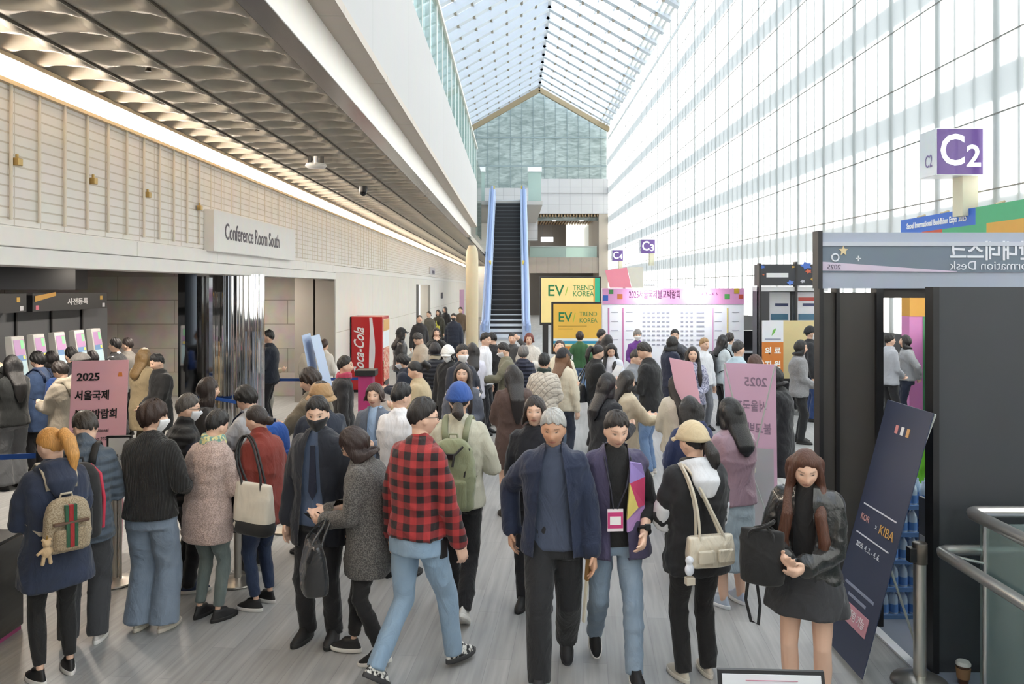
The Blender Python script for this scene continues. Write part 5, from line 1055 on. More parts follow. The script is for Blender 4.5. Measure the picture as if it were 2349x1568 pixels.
for nm, xa, xb in (('left', -2.6, -1.95), ('right', .92, 1.75)):
    t = thing('glass_screen', 'pale green glass screen with white cap on the %s of the escalator top' % nm, 'glass screen', ((xa + xb) / 2, 51.5, 8.06)); w = (xb - xa) / 2
    G().box(-w, w, -.02, .02, 0, 2.0).build('glass_pane', GLASS('#c6d8d2', .55), t); G().box(-w - .05, w + .05, -.1, .1, 2.0, 2.3).build('white_cap', M('#eef0f2', .4), t)
# EV TREND KOREA signs ---------------------------------------------------------------------------
def trend(name, label, x0, x1, s, yt, yb, front):
    X0, X1 = (x0 - VX) / s, (x1 - VX) / s; zt, zb = CH + (VY - yt) / s, CH + (VY - yb) / s; w = X1 - X0; h = zt - zb
    t = thing(name, label, 'sign', ((X0 + X1) / 2, FPX / s, 0)); w2 = w / 2
    G().box(-w2, w2, 0, .12, zb, zt).build('frame', M('#2c2a2a', .4), t, bevel=.01); G().box(-w2 + .05, w2 - .05, -.006, 0, zb + h * .05, zt - .05).build('face', M('#dcb04c' if front else '#ecd591', .4, emit=.12), t)
    G().box(-w2 + .1, -w2 + .3, .02, .1, 0, zb).build('leg', M('#2c2a2a', .4), t); G().box(w2 - .3, w2 - .1, .02, .1, 0, zb).build('leg', M('#2c2a2a', .4), t)
    gr, dk = M('#1d7a4a', .5), M('#3d8a4e', .5); q = w
    text('EV', .26 * q, gr, t, (-w2 + .26 * q, -.009, zt - .30 * h), (90, 0, 0), width=.26 * q, bold=.004); text('TREND', .12 * q, dk, t, (w2 - .29 * q, -.009, zt - .235 * h), (90, 0, 0), width=.34 * q); text('KOREA', .12 * q, dk, t, (w2 - .29 * q, -.009, zt - .36 * h), (90, 0, 0), width=.34 * q)
    g = G(); g.hexa([(-w2 + .41 * q, -.008, zt - .39 * h), (-w2 + .425 * q, -.008, zt - .39 * h), (-w2 + .425 * q, 0, zt - .39 * h), (-w2 + .41 * q, 0, zt - .39 * h)], [(-w2 + .45 * q, -.008, zt - .21 * h), (-w2 + .465 * q, -.008, zt - .21 * h), (-w2 + .465 * q, 0, zt - .21 * h), (-w2 + .45 * q, 0, zt - .21 * h)]); g.build('slash', M('#a8c04a', .5), t)
    if front:
        for a, b, c in ((.30, .255, '#e9f2f4'), (.255, .20, '#2f93b8'), (.20, .15, '#e9e4b0'), (.15, .06, '#d98a3a')): G().box(-w2 + .05, w2 - .05, -.009, -.005, zb + b * h, zb + a * h).build('stripe', M(c, .5), t)
        for k, ww in enumerate((.55, .28)): G().box(-w2 + .13 * q, -w2 + (.13 + ww) * q, -.009, -.005, zt - (.47 + k * .055) * h, zt - (.455 + k * .055) * h).build('small_print', M('#b5903a', .5), t)
    else: G().box(w2 - .22, w2 - .05, -.009, -.005, zb + .05, zt - .05).build('green_stripe', M('#2fa886', .5, emit=.15), t); G().box(w2 - .27, w2 - .22, -.009, -.005, zb + .05, zt - .05).build('orange_stripe', M('#e8a23e', .5), t)
trend('event_sign', 'yellow framed event sign in front with striped foot, standing left of the info board', 1265, 1384, 92, 692, 812, True)
trend('event_sign', 'larger pale yellow event sign with a green edge standing behind the framed one', 1238, 1379, 66, 634, 745, False)
# info board ------------------------------------------------------------------------------------
sI = 103.0; xI = lambda x: (x - 1544.5) / sI; zI = lambda y: CH + (VY - y) / sI
ib = thing('information_board', 'wide white programme board with a pink header behind the crowd', 'notice board', ((1544.5 - VX) / sI, FPX / sI, 0))
G().box(xI(1382), xI(1707), .02, .16, 0, zI(661)).build('board', M('#e3e5ee', .55), ib); G().box(xI(1382), xI(1707), 0, .03, zI(697), zI(661)).build('pink_header', M('#c98fb9', .5), ib)
text('2025서울국제불교박람회', .2, M('#4a2145', .5), ib, (xI(1502), -.002, zI(676)), width=1.14, bold=.002); text('2025. 4. 3. - 4. 6.', .09, M('#6a2f5e', .5), ib, (xI(1617), -.002, zI(674)), width=.6); text('SETEC', .07, M('#6a2f5e', .5), ib, (xI(1605), -.002, zI(686)), width=.4) if 0 else None
for x, y, r, c in ((1389, 683, 6, '#2d57a8'), (1402, 669, 5, '#3a7a46'), (1422, 680, 6, '#b5683a'), (1668, 680, 6, '#4a8f4e'), (1690, 667, 6, '#b8962e'), (1700, 680, 5, '#b04a3a')): G().box(xI(x - r), xI(x + r), -.004, 0, zI(y + r), zI(y - r)).build('ornament_square', M(c, .5), ib)
ink = M('#9a9cab', .6); g = G()
for r in range(8):
    y = 715 + r * 10.5
    for x, w in [(1474 + i * 11, 7) for i in range(6)] + [(1562 + i * 11, 6) for i in range(3)] + [(1598, 18)]: g.box(xI(x), xI(x + w), .015, .02, zI(y + 3.4), zI(y))
    for x in (1402, 1436, 1640, 1680):
        if r % 2 == 0: g.box(xI(x), xI(x + 16), .015, .02, zI(y + 1.6), zI(y))
g.build('programme_print', ink, ib)
for x, c in ((1395, '#c07aa8'), (1428, '#c07aa8'), (1634, '#d0a5c8'), (1668, '#c9b86a')): G().box(xI(x), xI(x + 3), .012, .02, zI(860), zI(706)).build('column_rule', M(c, .5), ib)
for x in (1484, 1600):
    t = thing('arm_lamp', 'small arm spotlight clipped on the pink header, %s of the two' % ('left' if x < 1500 else 'right'), 'lamp', ((x - VX) / sI, FPX / sI, zI(661)))
    G().tube([(0, .08, 0), (0, .08, .06), (0, -.28, .08)], .012, 8).build('arm', M('#b8bac0', .4, .5), t); G().box(-.12, .12, -.36, -.24, .05, .09).build('lamp_head', M('#d8dade', .4, .3), t, bevel=.01)
    sp = bpy.data.objects.new('board_lamp', bpy.data.lights.new('board_lamp', 'AREA')); COL.objects.link(sp); sp.data.energy = 14; sp.data.size = .2; sp.location = ((x - VX) / sI, FPX / sI - .32, zI(661) + .03); sp.rotation_euler = (math.radians(28), 0, 0)
t = thing('tilted_placard', 'tilted pink placard with a grey back standing above the info board', 'placard', ((1432 - VX) / 88, FPX / 88, 0)); q = lambda x, y: ((x - 1432) / 88, CH + (VY - y) / 88)
G().prism([q(1388, 620), q(1438, 613), q(1449, 660), q(1399, 660)], 0, .03).build('pink_face', M('#e58a9d', .5), t); G().prism([q(1440, 613), q(1476, 612), q(1476, 660), q(1450, 660)], .02, .05).build('side_panel', M('#d3d0c4', .5), t); G().box(-.03, .03, .03, .08, 0, 2.5).build('pole', M('#c9c6bd', .5), t); G().box(-.2, .2, -.1, .2, 0, .03).build('foot', M('#8a8a8a', .5), t)
# C2, C3, C4 gate signs --------------------------------------------------------------------------
pur = M('#5b3a86', .35, coat=.3)
for nm, s, dd in (('C2', 138.5, 'large and nearest'), ('C3', 138.5 * 33 / 110, 'small and second along the wall'), ('C4', 138.5 * 25.5 / 110, 'smallest and farthest along the wall')):
    x1 = XR - .03; x0 = x1 - .79; y = FPX / s; z = CH + (VY - 347.5) / 138.5
    t = thing('gate_sign', 'purple gate sign reading %s on the white glass wall, %s' % (nm, dd), 'sign', (x0, y, z))
    G().box(0, .79, 0, .52, -.39, .39).build('sign_box', M('#eceef2', .4), t, bevel=.01); G().box(.02, .775, -.008, 0, -.375, .375).build('purple_face', pur, t)
    wh = M('#f3f4fb', .4, emit=.2); text('C', .72, wh, t, (.27, -.012, .0), width=.40, bold=.012); text(nm[1], .5, wh, t, (.62, -.012, -.09), width=.24, bold=.010)
    text(nm, .30, M('#8a76a8', .5), t, (-.004, .22, -.14), (90, 0, -90), width=.22); G().box(.5, .76, .1, .4, -1.05, -.39).build('bracket', M('#d6d2bb', .5), t)
# long banner along the right wall, pink gate post
bz = lambda k: CH + k * 7.6
t = thing('fabric_banner', 'long blue green and orange fabric banner along the glass wall above the information desk', 'banner', (7.6, 0, 0)); ya, yb, yc = 15.4, 12.9, 9.0
def strip(y0, y1, k0, k1, c, nm, dx=0): G().box(-.02 - dx, .0 - dx, min(y0, y1), max(y0, y1), bz(k1), bz(k0)).build(nm, M(c, .55), t)
strip(ya, yb, .172, .135, '#3b6fd0', 'blue_panel'); strip(yb, yc, .172, .135, '#4fae7e', 'green_panel'); strip(14.6, 13.9, .135, .08, '#c9553a', 'red_panel'); strip(13.9, 12.6, .135, .08, '#4fae7e', 'green_panel'); strip(12.6, yc, .135, .08, '#d8a54c', 'orange_panel'); strip(ya, 14.6, .135, .08, '#3b6fd0', 'blue_panel')
text('Seoul International Buddhism Expo 2025', .15, M('#f4f6fb', .5), t, (-.025, 14.15, bz(.153)), (90, 0, -90), width=2.0, bold=.004)
for y in np.arange(9.2, 15.4, .8): G().tube([(0, y, bz(.172)), (.15, y, bz(.172) + .05)], .02, 6).build('clip', M('#b7a98a', .5), t)
for z in (bz(.17), bz(.085)): G().tube([(.03, 9, z), (.03, 15.4, z)], .02, 6).build('rail', M('#b7a98a', .5), t)
t = thing('gate_post', 'pink orange and green entrance post seen through the booth doorway', 'post', (7.55, 14.7, 0)); G().box(-.15, .10, 0, .3, .0, 1.95).build('pink_face', M('#d98ac4', .5), t); G().box(-.15, .16, -.01, .3, 1.95, 2.42).build('orange_cap', M('#dba143', .5), t); G().box(.10, .16, -.01, .3, .0, 1.95).build('green_edge', M('#4a8a5e', .5), t)
# black booth with posters behind the grey blazer
sB = 112.0; xB = lambda x: (x - VX) / sB; zB = lambda y: CH + (VY - y) / sB
t = thing('black_booth', 'black booth with star decorated header boards and white posters right of the info board', 'booth', (xB(1740), FPX / sB, 0)); xb = lambda x: (x - 1740) / sB
G().box(0, xb(1765), 0, .4, 0, zB(668)).build('side_panel', M('#3a3b40', .5), t); G().box(xb(1765), xb(1900), .3, .4, 0, zB(668)).build('back_panel', M('#2c2d31', .5), t); G().box(0, xb(1900), 0, .4, zB(668), zB(657)).build('white_band', M('#cfd0d3', .5), t)
for nm, a, b in (('header_board', 1742, 1823), ('header_board', 1828, 1895)): G().box(xb(a), xb(b), -.03, .35, zB(655), zB(606)).build(nm, M('#33353b', .5), t)
G().box(xb(1823), xb(1828), -.04, .1, 0, zB(600)).build('post', M('#1d1d20', .4), t); G().box(xb(1740), xb(1745), -.04, .1, 0, zB(604)).build('post', M('#1d1d20', .4), t)
text('의료지원센터', .14, M('#e8e8ea', .5), t, (xb(1782), -.035, zB(632)), width=.42, bold=.006) if 0 else G().box(xb(1757), xb(1807), -.036, -.03, zB(636), zB(626)).build('white_lettering', M('#d8d9dc', .5), t)
for x, y, c, r in ((1748, 612, '#4a6fc0', 6), (1818, 612, '#c9a04a', 4), (1750, 630, '#c06a4a', 3), (1812, 648, '#5a7fd0', 9), (1853, 622, '#c8644a', 8), (1863, 640, '#d3a94a', 6), (1840, 645, '#b9bcc4', 6), (1848, 609, '#4a6fc0', 14)): G().prism([(xb(x) + r / sB * math.cos(a) * (1 if k % 2 else .6), zB(y) + r / sB * .7 * math.sin(a) * (1 if k % 2 else .6)) for k, a in enumerate(np.linspace(0, 6.283, 11)[:-1])], -.04, -.03).build('ornament_star', M(c, .5), t)
for a, b, cc in ((1766, 1822, '#3f6f8a'), (1830, 1890, '#4a7590')):
    G().box(xb(a), xb(b), .26, .30, zB(800), zB(670)).build('poster', M('#dfe2ea', .5), t); G().box(xb(a + 12), xb(b - 4), .25, .26, zB(735), zB(720)).build('poster_picture', M(cc, .5), t)
    G().box(xb(a + 22), xb(b - 4), .25, .26, zB(702), zB(696)).build('poster_print', M('#35406a', .5), t)
G().box(xb(1842), xb(1880), .25, .26, zB(690), zB(682)).build('red_print', M('#c0504a', .5), t)
sO = 150.0
def stand(name, label, x0, x1, yt, ym, s, top, low, cat='sign'):
    t = thing(name, label, cat, (((x0 + x1) / 2 - VX) / s, FPX / s, 0)); w = (x1 - x0) / s / 2; z = lambda y: CH + (VY - y) / s
    G().box(-w, w, 0, .03, z(ym), z(yt)).build('upper_panel', M(top, .5), t); G().box(-w, w, 0, .03, z(868), z(ym)).build('lower_panel', M(low, .5), t); G().tube([(0, .05, 0), (0, .05, z(868))], .02, 8).build('pole', M('#9a9a9a', .4, .6), t); G().lathe([(.2, 0), (.2, .02), (.03, .03)], (0, .05, 0)).build('base', M('#8a8a8a', .4, .6), t); return t, w, z
t, w, z = stand('aid_sign', 'orange and white medical aid sign with four white characters', 1749, 1797, 735, 784, sO, '#dfe1e8', '#c9772e')
for i, ch_ in enumerate('의료지원'): text(ch_, .115, M('#f3f0ea', .5), t, (-.07 + .14 * (i % 2), -.003, z(805) - .21 * (i // 2)), bold=.004)
G().prism([(-.02, z(770)), (.03, z(762)), (.05, z(752)), (.0, z(757))], -.004, 0).build('leaf_mark', M('#6fae4e', .5), t); G().box(-.12, .12, -.004, 0, z(779), z(776)).build('small_print', M('#8f94a5', .5), t)
stand('poster_stand', 'cream poster standing behind the orange medical aid sign', 1797, 1868, 735, 800, 117.0, '#dccb98', '#dccb98', 'poster')
G().box(4.9, 6.2, 17.8, 18.3, 0, 1.0).build('counter_desk', M('#2b2c30', .4)); o = bpy.data.objects['counter_desk']; tag(o, 'dark counter with a white top edge between the info board and black booth', 'counter'); G().box(4.85, 6.25, 17.75, 18.35, 1.0, 1.04).build('counter_top', M('#c9ccd2', .4), o); G().box(5.0, 6.1, 18.0, 18.2, 1.04, 1.5).build('monitor', M('#17181b', .3), o)
# information desk booth -------------------------------------------------------------------------
ix, iy = 2.235, 5.75
t = thing('information_booth', 'dark grey information desk booth with a pale banner header at the right', 'booth', (ix, iy, 0)); dkp = M('#37383c', .55)
G().box(0, 2.2, 0, .07, 2.49, 2.90).build('header_box', M('#a9b2c4', .5), t); G().box(.015, 2.2, -.012, 0, 2.61, 2.80).build('grey_band', M('#717f8f', .5), t)
G().prism([(.015, 2.62), (.015, 2.685), (1.0, 2.615), (1.0, 2.61)], -.016, -.010).build('lavender_wedge', M('#cfc2d8', .5), t); G().box(.0, 2.2, -.02, .0, 2.80, 2.83).build('top_strip', M('#c3c9d6', .5), t); G().box(-.02, .012, -.03, .08, 2.49, 2.91).build('end_post', M('#2c2d31', .5), t)
wt = M('#e4e8f2', .5); text('안내데스크', .15, wt, t, (1.26, -.0145, 2.755), mirror=True, width=.62, bold=.003); text('Information Desk', .09, wt, t, (1.28, -.0145, 2.655), mirror=True, width=.66); text('2025 Korea Forum', .06, M('#6a6478', .5), t, (.17, -.018, 2.645), mirror=True, width=.30) if 0 else text('2025', .05, M('#6a6478', .5), t, (.10, -.018, 2.645), mirror=True)
G().prism([(.17 + .035 * (1 if k % 2 == 0 else .45) * math.sin(a), 2.765 + .04 * (1 if k % 2 == 0 else .45) * math.cos(a)) for k, a in enumerate(np.linspace(0, 2 * math.pi, 11)[:-1])], -.016, -.010).build('star_mark', M('#e0cda6', .5), t)
G().tube([(.11 + .026 * math.cos(a), -.014, 2.715 + .026 * math.sin(a)) for a in np.linspace(0, 6.283, 19)], .006, 6).build('ring_mark', wt, t); G().box(.26, .30, -.016, -.01, 2.704, 2.712).box(.276, .284, -.016, -.01, 2.688, 2.728).build('cross_mark', wt, t)
for a, b in ((.02, .125), (.145, .43), ): G().box(a, b, .03, .09, 0, 2.46).build('wall_panel', M('#4a4745', .55), t)
for a, b in ((0, .03), (.125, .15), (.42, .47)): G().box(a, b, .0, .10, 0, 2.49).build('post', M('#1d1d20', .4), t)
G().box(.47, 1.9, .04, .14, 2.42, 2.49).build('door_beam', M('#3f3b39', .5), t); G().box(.50, .62, .75, .85, 0, 2.45).build('inner_panel', M('#36363d', .5), t)
G().box(.49, 1.6, -.68, -.62, 0, 2.5).build('front_panel', M('#3a3d42', .5), t); G().box(.46, .50, -.70, -.60, 0, 2.5).build('post', M('#1a1a1d', .4), t); G().box(.48, .50, -.62, -.48, 0, 1.1).build('side_panel', M('#6c7078', .5), t); G().box(.474, .48, -.60, -.5, .55, .85).build('notice', M('#d0d3da', .5), t)
o = G().box(2.66, 6.5, 3.6, 8.2, 0, .012).build('booth_carpet', M('#7b8290', .8)); tag(o, 'blue grey carpet laid under the information desk booth', 'carpet'); G().box(2.60, 2.665, 3.6, 8.2, 0, .016).build('white_edge', M('#e4e6ea', .5), o)
# packs of bottled water beside the booth
wg = GLASS('#9fc0e8', .55, .1); pk = None; n = 0
for col in range(2):
    for lay in range(5):
        x, y, z = 2.90 + col * .30, 5.98, .012 + lay * .205
        lb_ = 'pack of bottled water, %s layer from the floor in the %s stack beside the booth' % (('first', 'second', 'third', 'fourth', 'topmost', '')[lay], ('left', 'right')[col])
        if pk is None:
            pk = thing('water_pack', lb_, 'water pack', (x, y, z), 0, 'packs of bottled water'); b0 = None
            G().box(-.145, .145, -.10, .10, .0, .03).build('wrap_base', GLASS('#7fa8dc', .6, .1), pk)
            for i in range(4):
                for j in range(2):
                    o = G().lathe([(.033, .0), (.034, .01), (.034, .13), (.028, .16), (.014, .18), (.014, .2)], (0, 0, 0), 10).build('bottle', M('#b9cfe6', .15, coat=.6), pk, smooth=True) if b0 is None else b0.copy()
                    if b0 is None: G().lathe([(.0345, .04), (.0345, .10)], (0, 0, 0), 10).build('bottle_label', M('#5f8fd0', .4), o, smooth=True)
                    else: COL.objects.link(o); o.parent = pk; c2 = b0.children[0].copy(); COL.objects.link(c2); c2.parent = o
                    o.location = (-.108 + i * .072, -.05 + j * .1, .002); b0 = b0 or o
        else: c = copy_tree(pk); c.location = (x, y, z); c['label'] = lb_
# x-shaped banner stands --------------------------------------------------------------------------
def xbanner(name, label, loc, rz, w, h, back, col, hub=True, cat='banner', th=.006):
    t = thing(name, label, cat, loc, rz); f = tilt_panel(t, w, h, back, M(col, .5) if isinstance(col, str) else col, 'banner_sheet', th)
    if hub:
        a = math.radians(back); m = f(0, h * .42, -.10); pm = M('#c9d0cc', .4)
        for sx in (-1, 1): G().tube([m, f(sx * w * .49, h * .995, -.02)], .007, 6).build('upper_strut', pm, t); G().tube([m, f(sx * w * .46, .02, -.02)], .007, 6).build('lower_strut', pm, t)
        G().tube([m, (m[0] + .02, m[1] + .24, .01)], .008, 6).build('rear_leg', pm, t)
        G().lathe([(.03, -.035), (.045, -.02), (.045, .02), (.03, .035)], m, 12).build('hub', M('#d9d4c2', .5), t, smooth=True)
    return t, f
t, f = xbanner('banner_stand', 'pink event banner board with black Korean lettering near the ticket queue', (-3.95, 7.35, 0), 14, .50, 1.76, 9, '#f3b7c1')
a_ = 90 - 9; ik_ = M('#1d1718', .5)
def put(s, x, z, size, width=None, mat=ik_, align='CENTER', bold=0, mirror=False, d=.003, rx=None): text(s, size, mat, t, f(x, z, d), (90 - 9 if rx is None else rx, 0, 0), mirror, width, align, bold)
put('2025', -.10, 1.60, .10, .20, bold=.003); put('서울국제', -.06, 1.42, .10, .30, bold=.003); put('불교박람회', -.02, 1.24, .10, .37, bold=.003); put('Seoul International', -.06, 1.09, .045, .31); put('Buddhism Expo 2025', -.06, 1.01, .045, .32); put('사전등록', -.07, .76, .10, .30, bold=.003)
G().hexa([f(-.21, .88, .003), f(.10, .88, .003), f(.10, .88, 0), f(-.21, .88, 0)], [f(-.21, .884, .003), f(.10, .884, .003), f(.10, .884, 0), f(-.21, .884, 0)]).build('rule', ik_, t)
G().hexa([f(.16, 1.60, .004), f(.20, 1.60, .004), f(.20, 1.60, 0), f(.16, 1.60, 0)], [f(.165, 1.64, .004), f(.195, 1.64, .004), f(.195, 1.64, 0), f(.165, 1.64, 0)]).build('orange_mark', M('#d8803a', .5), t)
G().tube([f(-.02, .52, .006), f(.05, .62, .006), (f(.13, .66, .006)), f(.17, .58, .006), f(.10, .50, .006)], .016, 8).build('arrow_mark', ik_, t)
# pale pink banner seen from behind: its print shows through mirrored
t, f = xbanner('banner_stand', 'pale pink banner seen from behind with mirrored lettering, before the black booth', (2.24 - .0, 7.75, 0), 158, .46, 1.78, 12, TRANSLUCENT('#ecd3e2', .5)); t.location = (2.32, 7.62, 0)
fd = M('#a58fa4', .6)
for s_, z, wd in (('2025', 1.60, .2), ('서울국제', 1.36, .28), ('불교박람회', 1.14, .36)):
    ob = text(s_, .12, fd, t, f(.0 if s_ != '2025' else -.05, z, -.010), (90 - 12 + 180, 0, 180 - 180), False, wd, bold=.002); ob.rotation_euler = (math.radians(90 - 12), 0, 0); 
G().hexa([f(-.2, .95, -.008), f(.2, .95, -.008), f(.2, .95, -.007), f(-.2, .95, -.007)], [f(-.2, .05, -.008), f(.2, .05, -.008), f(.2, .05, -.007), f(-.2, .05, -.007)]).build('white_lower_half', M('#dcd8df', .6), t)
t, f = xbanner('banner_stand', 'narrow pink banner at an angle just left of the mirrored pale one', (2.02, 7.95, 0), 105, .5, 1.76, 12, TRANSLUCENT('#f0d2de', .5), hub=False)
# navy banner beside the leather jacket
t, f = xbanner('banner_stand', 'dark navy banner with white print leaning beside the information booth', (2.17, 5.20, 0), -90, .60, 1.72, 15, '#2b3550')
R_ = (90 - 15, 0, 0); wht = M('#d9dce6', .5)
for i, c in enumerate(('#d08a8a', '#e3e3e6', '#cfa06a')): G().hexa([f(-.09 + i * .075, 1.52, .004), f(-.055 + i * .075, 1.52, .004), f(-.055 + i * .075, 1.52, 0), f(-.09 + i * .075, 1.52, 0)], [f(-.09 + i * .075, 1.575, .004), f(-.055 + i * .075, 1.575, .004), f(-.055 + i * .075, 1.575, 0), f(-.09 + i * .075, 1.575, 0)]).build('oval_mark', M(c, .5), t)
for z in (.985, .785): G().hexa([f(-.24, z, .003), f(.22, z, .003), f(.22, z, 0), f(-.24, z, 0)], [f(-.24, z + .008, .003), f(.22, z + .008, .003), f(.22, z + .008, 0), f(-.24, z + .008, 0)]).build('rule', wht, t)
text('KOR', .06, M('#c99a9a', .5), t, f(-.17, .90, .003), R_); text('x', .05, wht, t, f(0, .89, .003), R_); text('KIBA', .085, M('#d3a45e', .5), t, f(.14, .89, .003), R_, width=.19); text('2025. 4. 3. - 4. 6.', .05, wht, t, f(-.03, .72, .003), R_, width=.34)
for z, w in ((.44, .42), (.38, .26)): G().hexa([f(-w / 2, z, .003), f(w / 2, z, .003), f(w / 2, z, 0), f(-w / 2, z, 0)], [f(-w / 2, z + .018, .003), f(w / 2, z + .018, .003), f(w / 2, z + .018, 0), f(-w / 2, z + .018, 0)]).build('small_print', M('#8b93ab', .5), t)
G().hexa([f(-.21, .22, .004), f(.21, .22, .004), f(.21, .22, 0), f(-.21, .22, 0)], [f(-.21, .34, .004), f(.21, .34, .004), f(.21, .34, 0), f(-.21, .34, 0)]).build('pink_label', M('#c98f9c', .5), t); text('별도 관람 가능', .07, M('#f0e6ea', .5), t, f(0, .28, .006), R_, width=.34)
for i, (x, rz, dd) in enumerate(((-2.76, 93, 'left'), (-2.56, 92, 'right'))): xbanner('banner_stand', 'light blue banner leaning edge-on by the stone pier, %s of the two' % dd, (x, 11.7 + .1 * i, 0), rz, .6, 1.78, 11 if i == 0 else 14, '#b9cbe8', hub=False)
# stanchions with blue belts ---------------------------------------------------------------------
stl = M('#cfcac2', .3, .9); blt = M('#1f4f9e', .5); st0 = None
def stanchion(x, y, label, belt=None):
    t = thing('stanchion', label, 'stanchion', (x, y, 0), 0, 'belt barrier posts')
    G().lathe([(.17, 0), (.175, .008), (.17, .018), (.08, .035), (.034, .05)], (0, 0, 0), 28).build('base', stl, t, smooth=True); G().tube([(0, 0, .04), (0, 0, .88)], .031, 16).build('post', stl, t, smooth=True); G().lathe([(.036, .80), (.036, .91), (.03, .92)], (0, 0, 0), 18).build('belt_head', M('#1b1c1f', .4), t, smooth=True)
    if belt: G().beam((0, 0, .865), (belt[0] - x, belt[1] - y, .865), .006, .05).build('belt', blt, t)
sa = [at(265, 271), at(545, 271), at(655, 223)]
stanchion(*sa[0], 'steel belt post with a round base by the wide light blue jeans'); stanchion(*sa[1], 'steel belt post between the pale pink coat and the brick red jacket'); stanchion(*sa[2], 'steel belt post behind the brick red jacket')
stanchion(*at(606, 130), 'steel belt post with a blue belt right of the mirrored column', at(715, 130)); stanchion(*at(715, 130), 'steel belt post with a blue belt running to the vending machine', at(850, 128)); stanchion(*at(850, 128), 'steel belt post before the red vending machine')
stanchion(*at(-40, 240), 'steel belt post with a blue belt at the left picture edge by the kiosks', at(92, 236)); stanchion(*at(92, 236), 'steel belt post in front of the blue denim coat'); stanchion(*at(452, 152), 'steel belt post before the dark mirrored pillar', at(548, 162)); stanchion(*at(548, 162), 'steel belt post before the fluted mirrored column')
t = thing('stanchion', 'large steel barrier post with black head beside the navy banner', 'stanchion', (2.557, 4.95, 0), 0, 'belt barrier posts')
G().lathe([(.165, 0), (.17, .01), (.16, .025), (.09, .05), (.05, .06)], (0, 0, 0), 32).build('base', stl, t, smooth=True); G().tube([(0, 0, .05), (0, 0, .86)], .038, 20).build('post', stl, t, smooth=True); G().lathe([(.045, .76), (.045, .885), (.04, .89)], (0, 0, 0), 20).build('belt_head', M('#5b5650', .35, .6), t, smooth=True); G().box(-.075, -.03, -.03, .03, .77, .86).build('belt_clip', M('#1b1c1f', .4), t, bevel=.004)
# sign frames
t = thing('sign_holder', 'black framed sign holder in front of the pink board', 'sign', (sa[0][0] + .05, sa[0][1] - .03, 0), 8); G().box(-.10, .10, -.012, .012, .95, 1.25).build('frame', M('#17171a', .4), t); G().box(-.082, .082, -.016, -.011, .968, 1.232).build('paper', M('#d3d1d0', .6), t); text('안내', .07, ik_, t, (0, -.018, 1.06)); G().tube([(0, .02, .0), (0, .02, .96)], .012, 8).build('pole', stl, t); G().lathe([(.12, .0), (.12, .012), (.02, .02)], (0, .02, .0)).build('base', stl, t)
t = thing('sign_holder', 'black framed landscape sign at the bottom edge before the leather jacket', 'sign', (1.0, 3.02, -.03), -3); G().hexa([(-.205, -.03, .74), (.205, -.03, .74), (.205, -.015, .74), (-.205, -.015, .74)], [(-.205, .05, 1.03), (.205, .05, 1.03), (.205, .065, 1.03), (-.205, .065, 1.03)]).build('frame', M('#1b1c22', .4), t); G().hexa([(-.19, -.0325, .755), (.19, -.0325, .755), (.19, -.02, .755), (-.19, -.02, .755)], [(-.19, .0408, 1.017), (.19, .0408, 1.017), (.19, .055, 1.017), (-.19, .055, 1.017)]).build('paper', M('#d5d8e0', .6), t)
text('포토존', .03, M('#a8466a', .5), t, (0, .027, .972), (74, 0, 0), width=.12); g = G()
for z in (.950, .998):
    y = -.034 + (z - .755) * .2805; g.box(-.10, .10, y - .001, y + .001, z - .0012, z + .0012)
g.build('pink_border', M('#c78aa0', .5), t); G().tube([(0, .05, 0), (0, .05, .85)], .015, 8).build('pole', stl, t); G().lathe([(.16, 0), (.16, .012), (.02, .02)], (0, .05, 0)).build('base', stl, t)
# escalator guard railing at the right
t = thing('guard_railing', 'steel guard railing with glass panels at the right bottom edge', 'railing', (2.64, 4.87, 0)); rs_ = M('#dcdad7', .3, .9)
G().tube([(.19, -2.6, 1.1), (.19, -.03, 1.1), (.205, .0, 1.1), (.24, .02, 1.1), (1.6, .02, 1.1)], .037, 16).build('upper_handrail', rs_, t, smooth=True); G().tube([(0, -2.6, .86), (0, -.03, .86), (.015, 0, .86), (.05, .02, .86), (1.6, .02, .86)], .034, 16).build('lower_handrail', rs_, t, smooth=True)
G().box(.25, .262, -2.6, .0, .04, 1.03).build('glass_panel', GLASS('#b9c8c8', .3), t); G().box(.262, 1.6, -.012, .0, .04, 1.03).build('glass_panel', GLASS('#b9c8c8', .3), t)
for y in (-2.4, -1.2, -.05): G().tube([(.256, y, 0), (.256, y, 1.06), (.19, y, 1.1)], .018, 10).build('post', rs_, t, smooth=True); G().tube([(.256, y, .8), (.0, y, .86)], .010, 8).build('bracket', rs_, t)
G().lathe([(.05, 0), (.05, .02)], (.256, -.05, 0)).build('floor_flange', rs_, t)
t = thing('coffee_cup', 'clear takeaway coffee cup with brown sleeve on the floor by the booth', 'cup', (2.82, 4.93, .012)); G().lathe([(.028, 0), (.030, .01), (.041, .12)], (0, 0, 0)).build('cup_body', M('#4a3022', .3, coat=.5), t, smooth=True); G().lathe([(.034, .035), (.0375, .035), (.043, .10), (.040, .10)], (0, 0, 0)).build('sleeve', M('#8a6a4c', .6), t, smooth=True); G().lathe([(.044, .118), (.044, .128), (.036, .14), (.034, .14)], (0, 0, 0)).build('lid', M('#c9c9c6', .3), t, smooth=True)
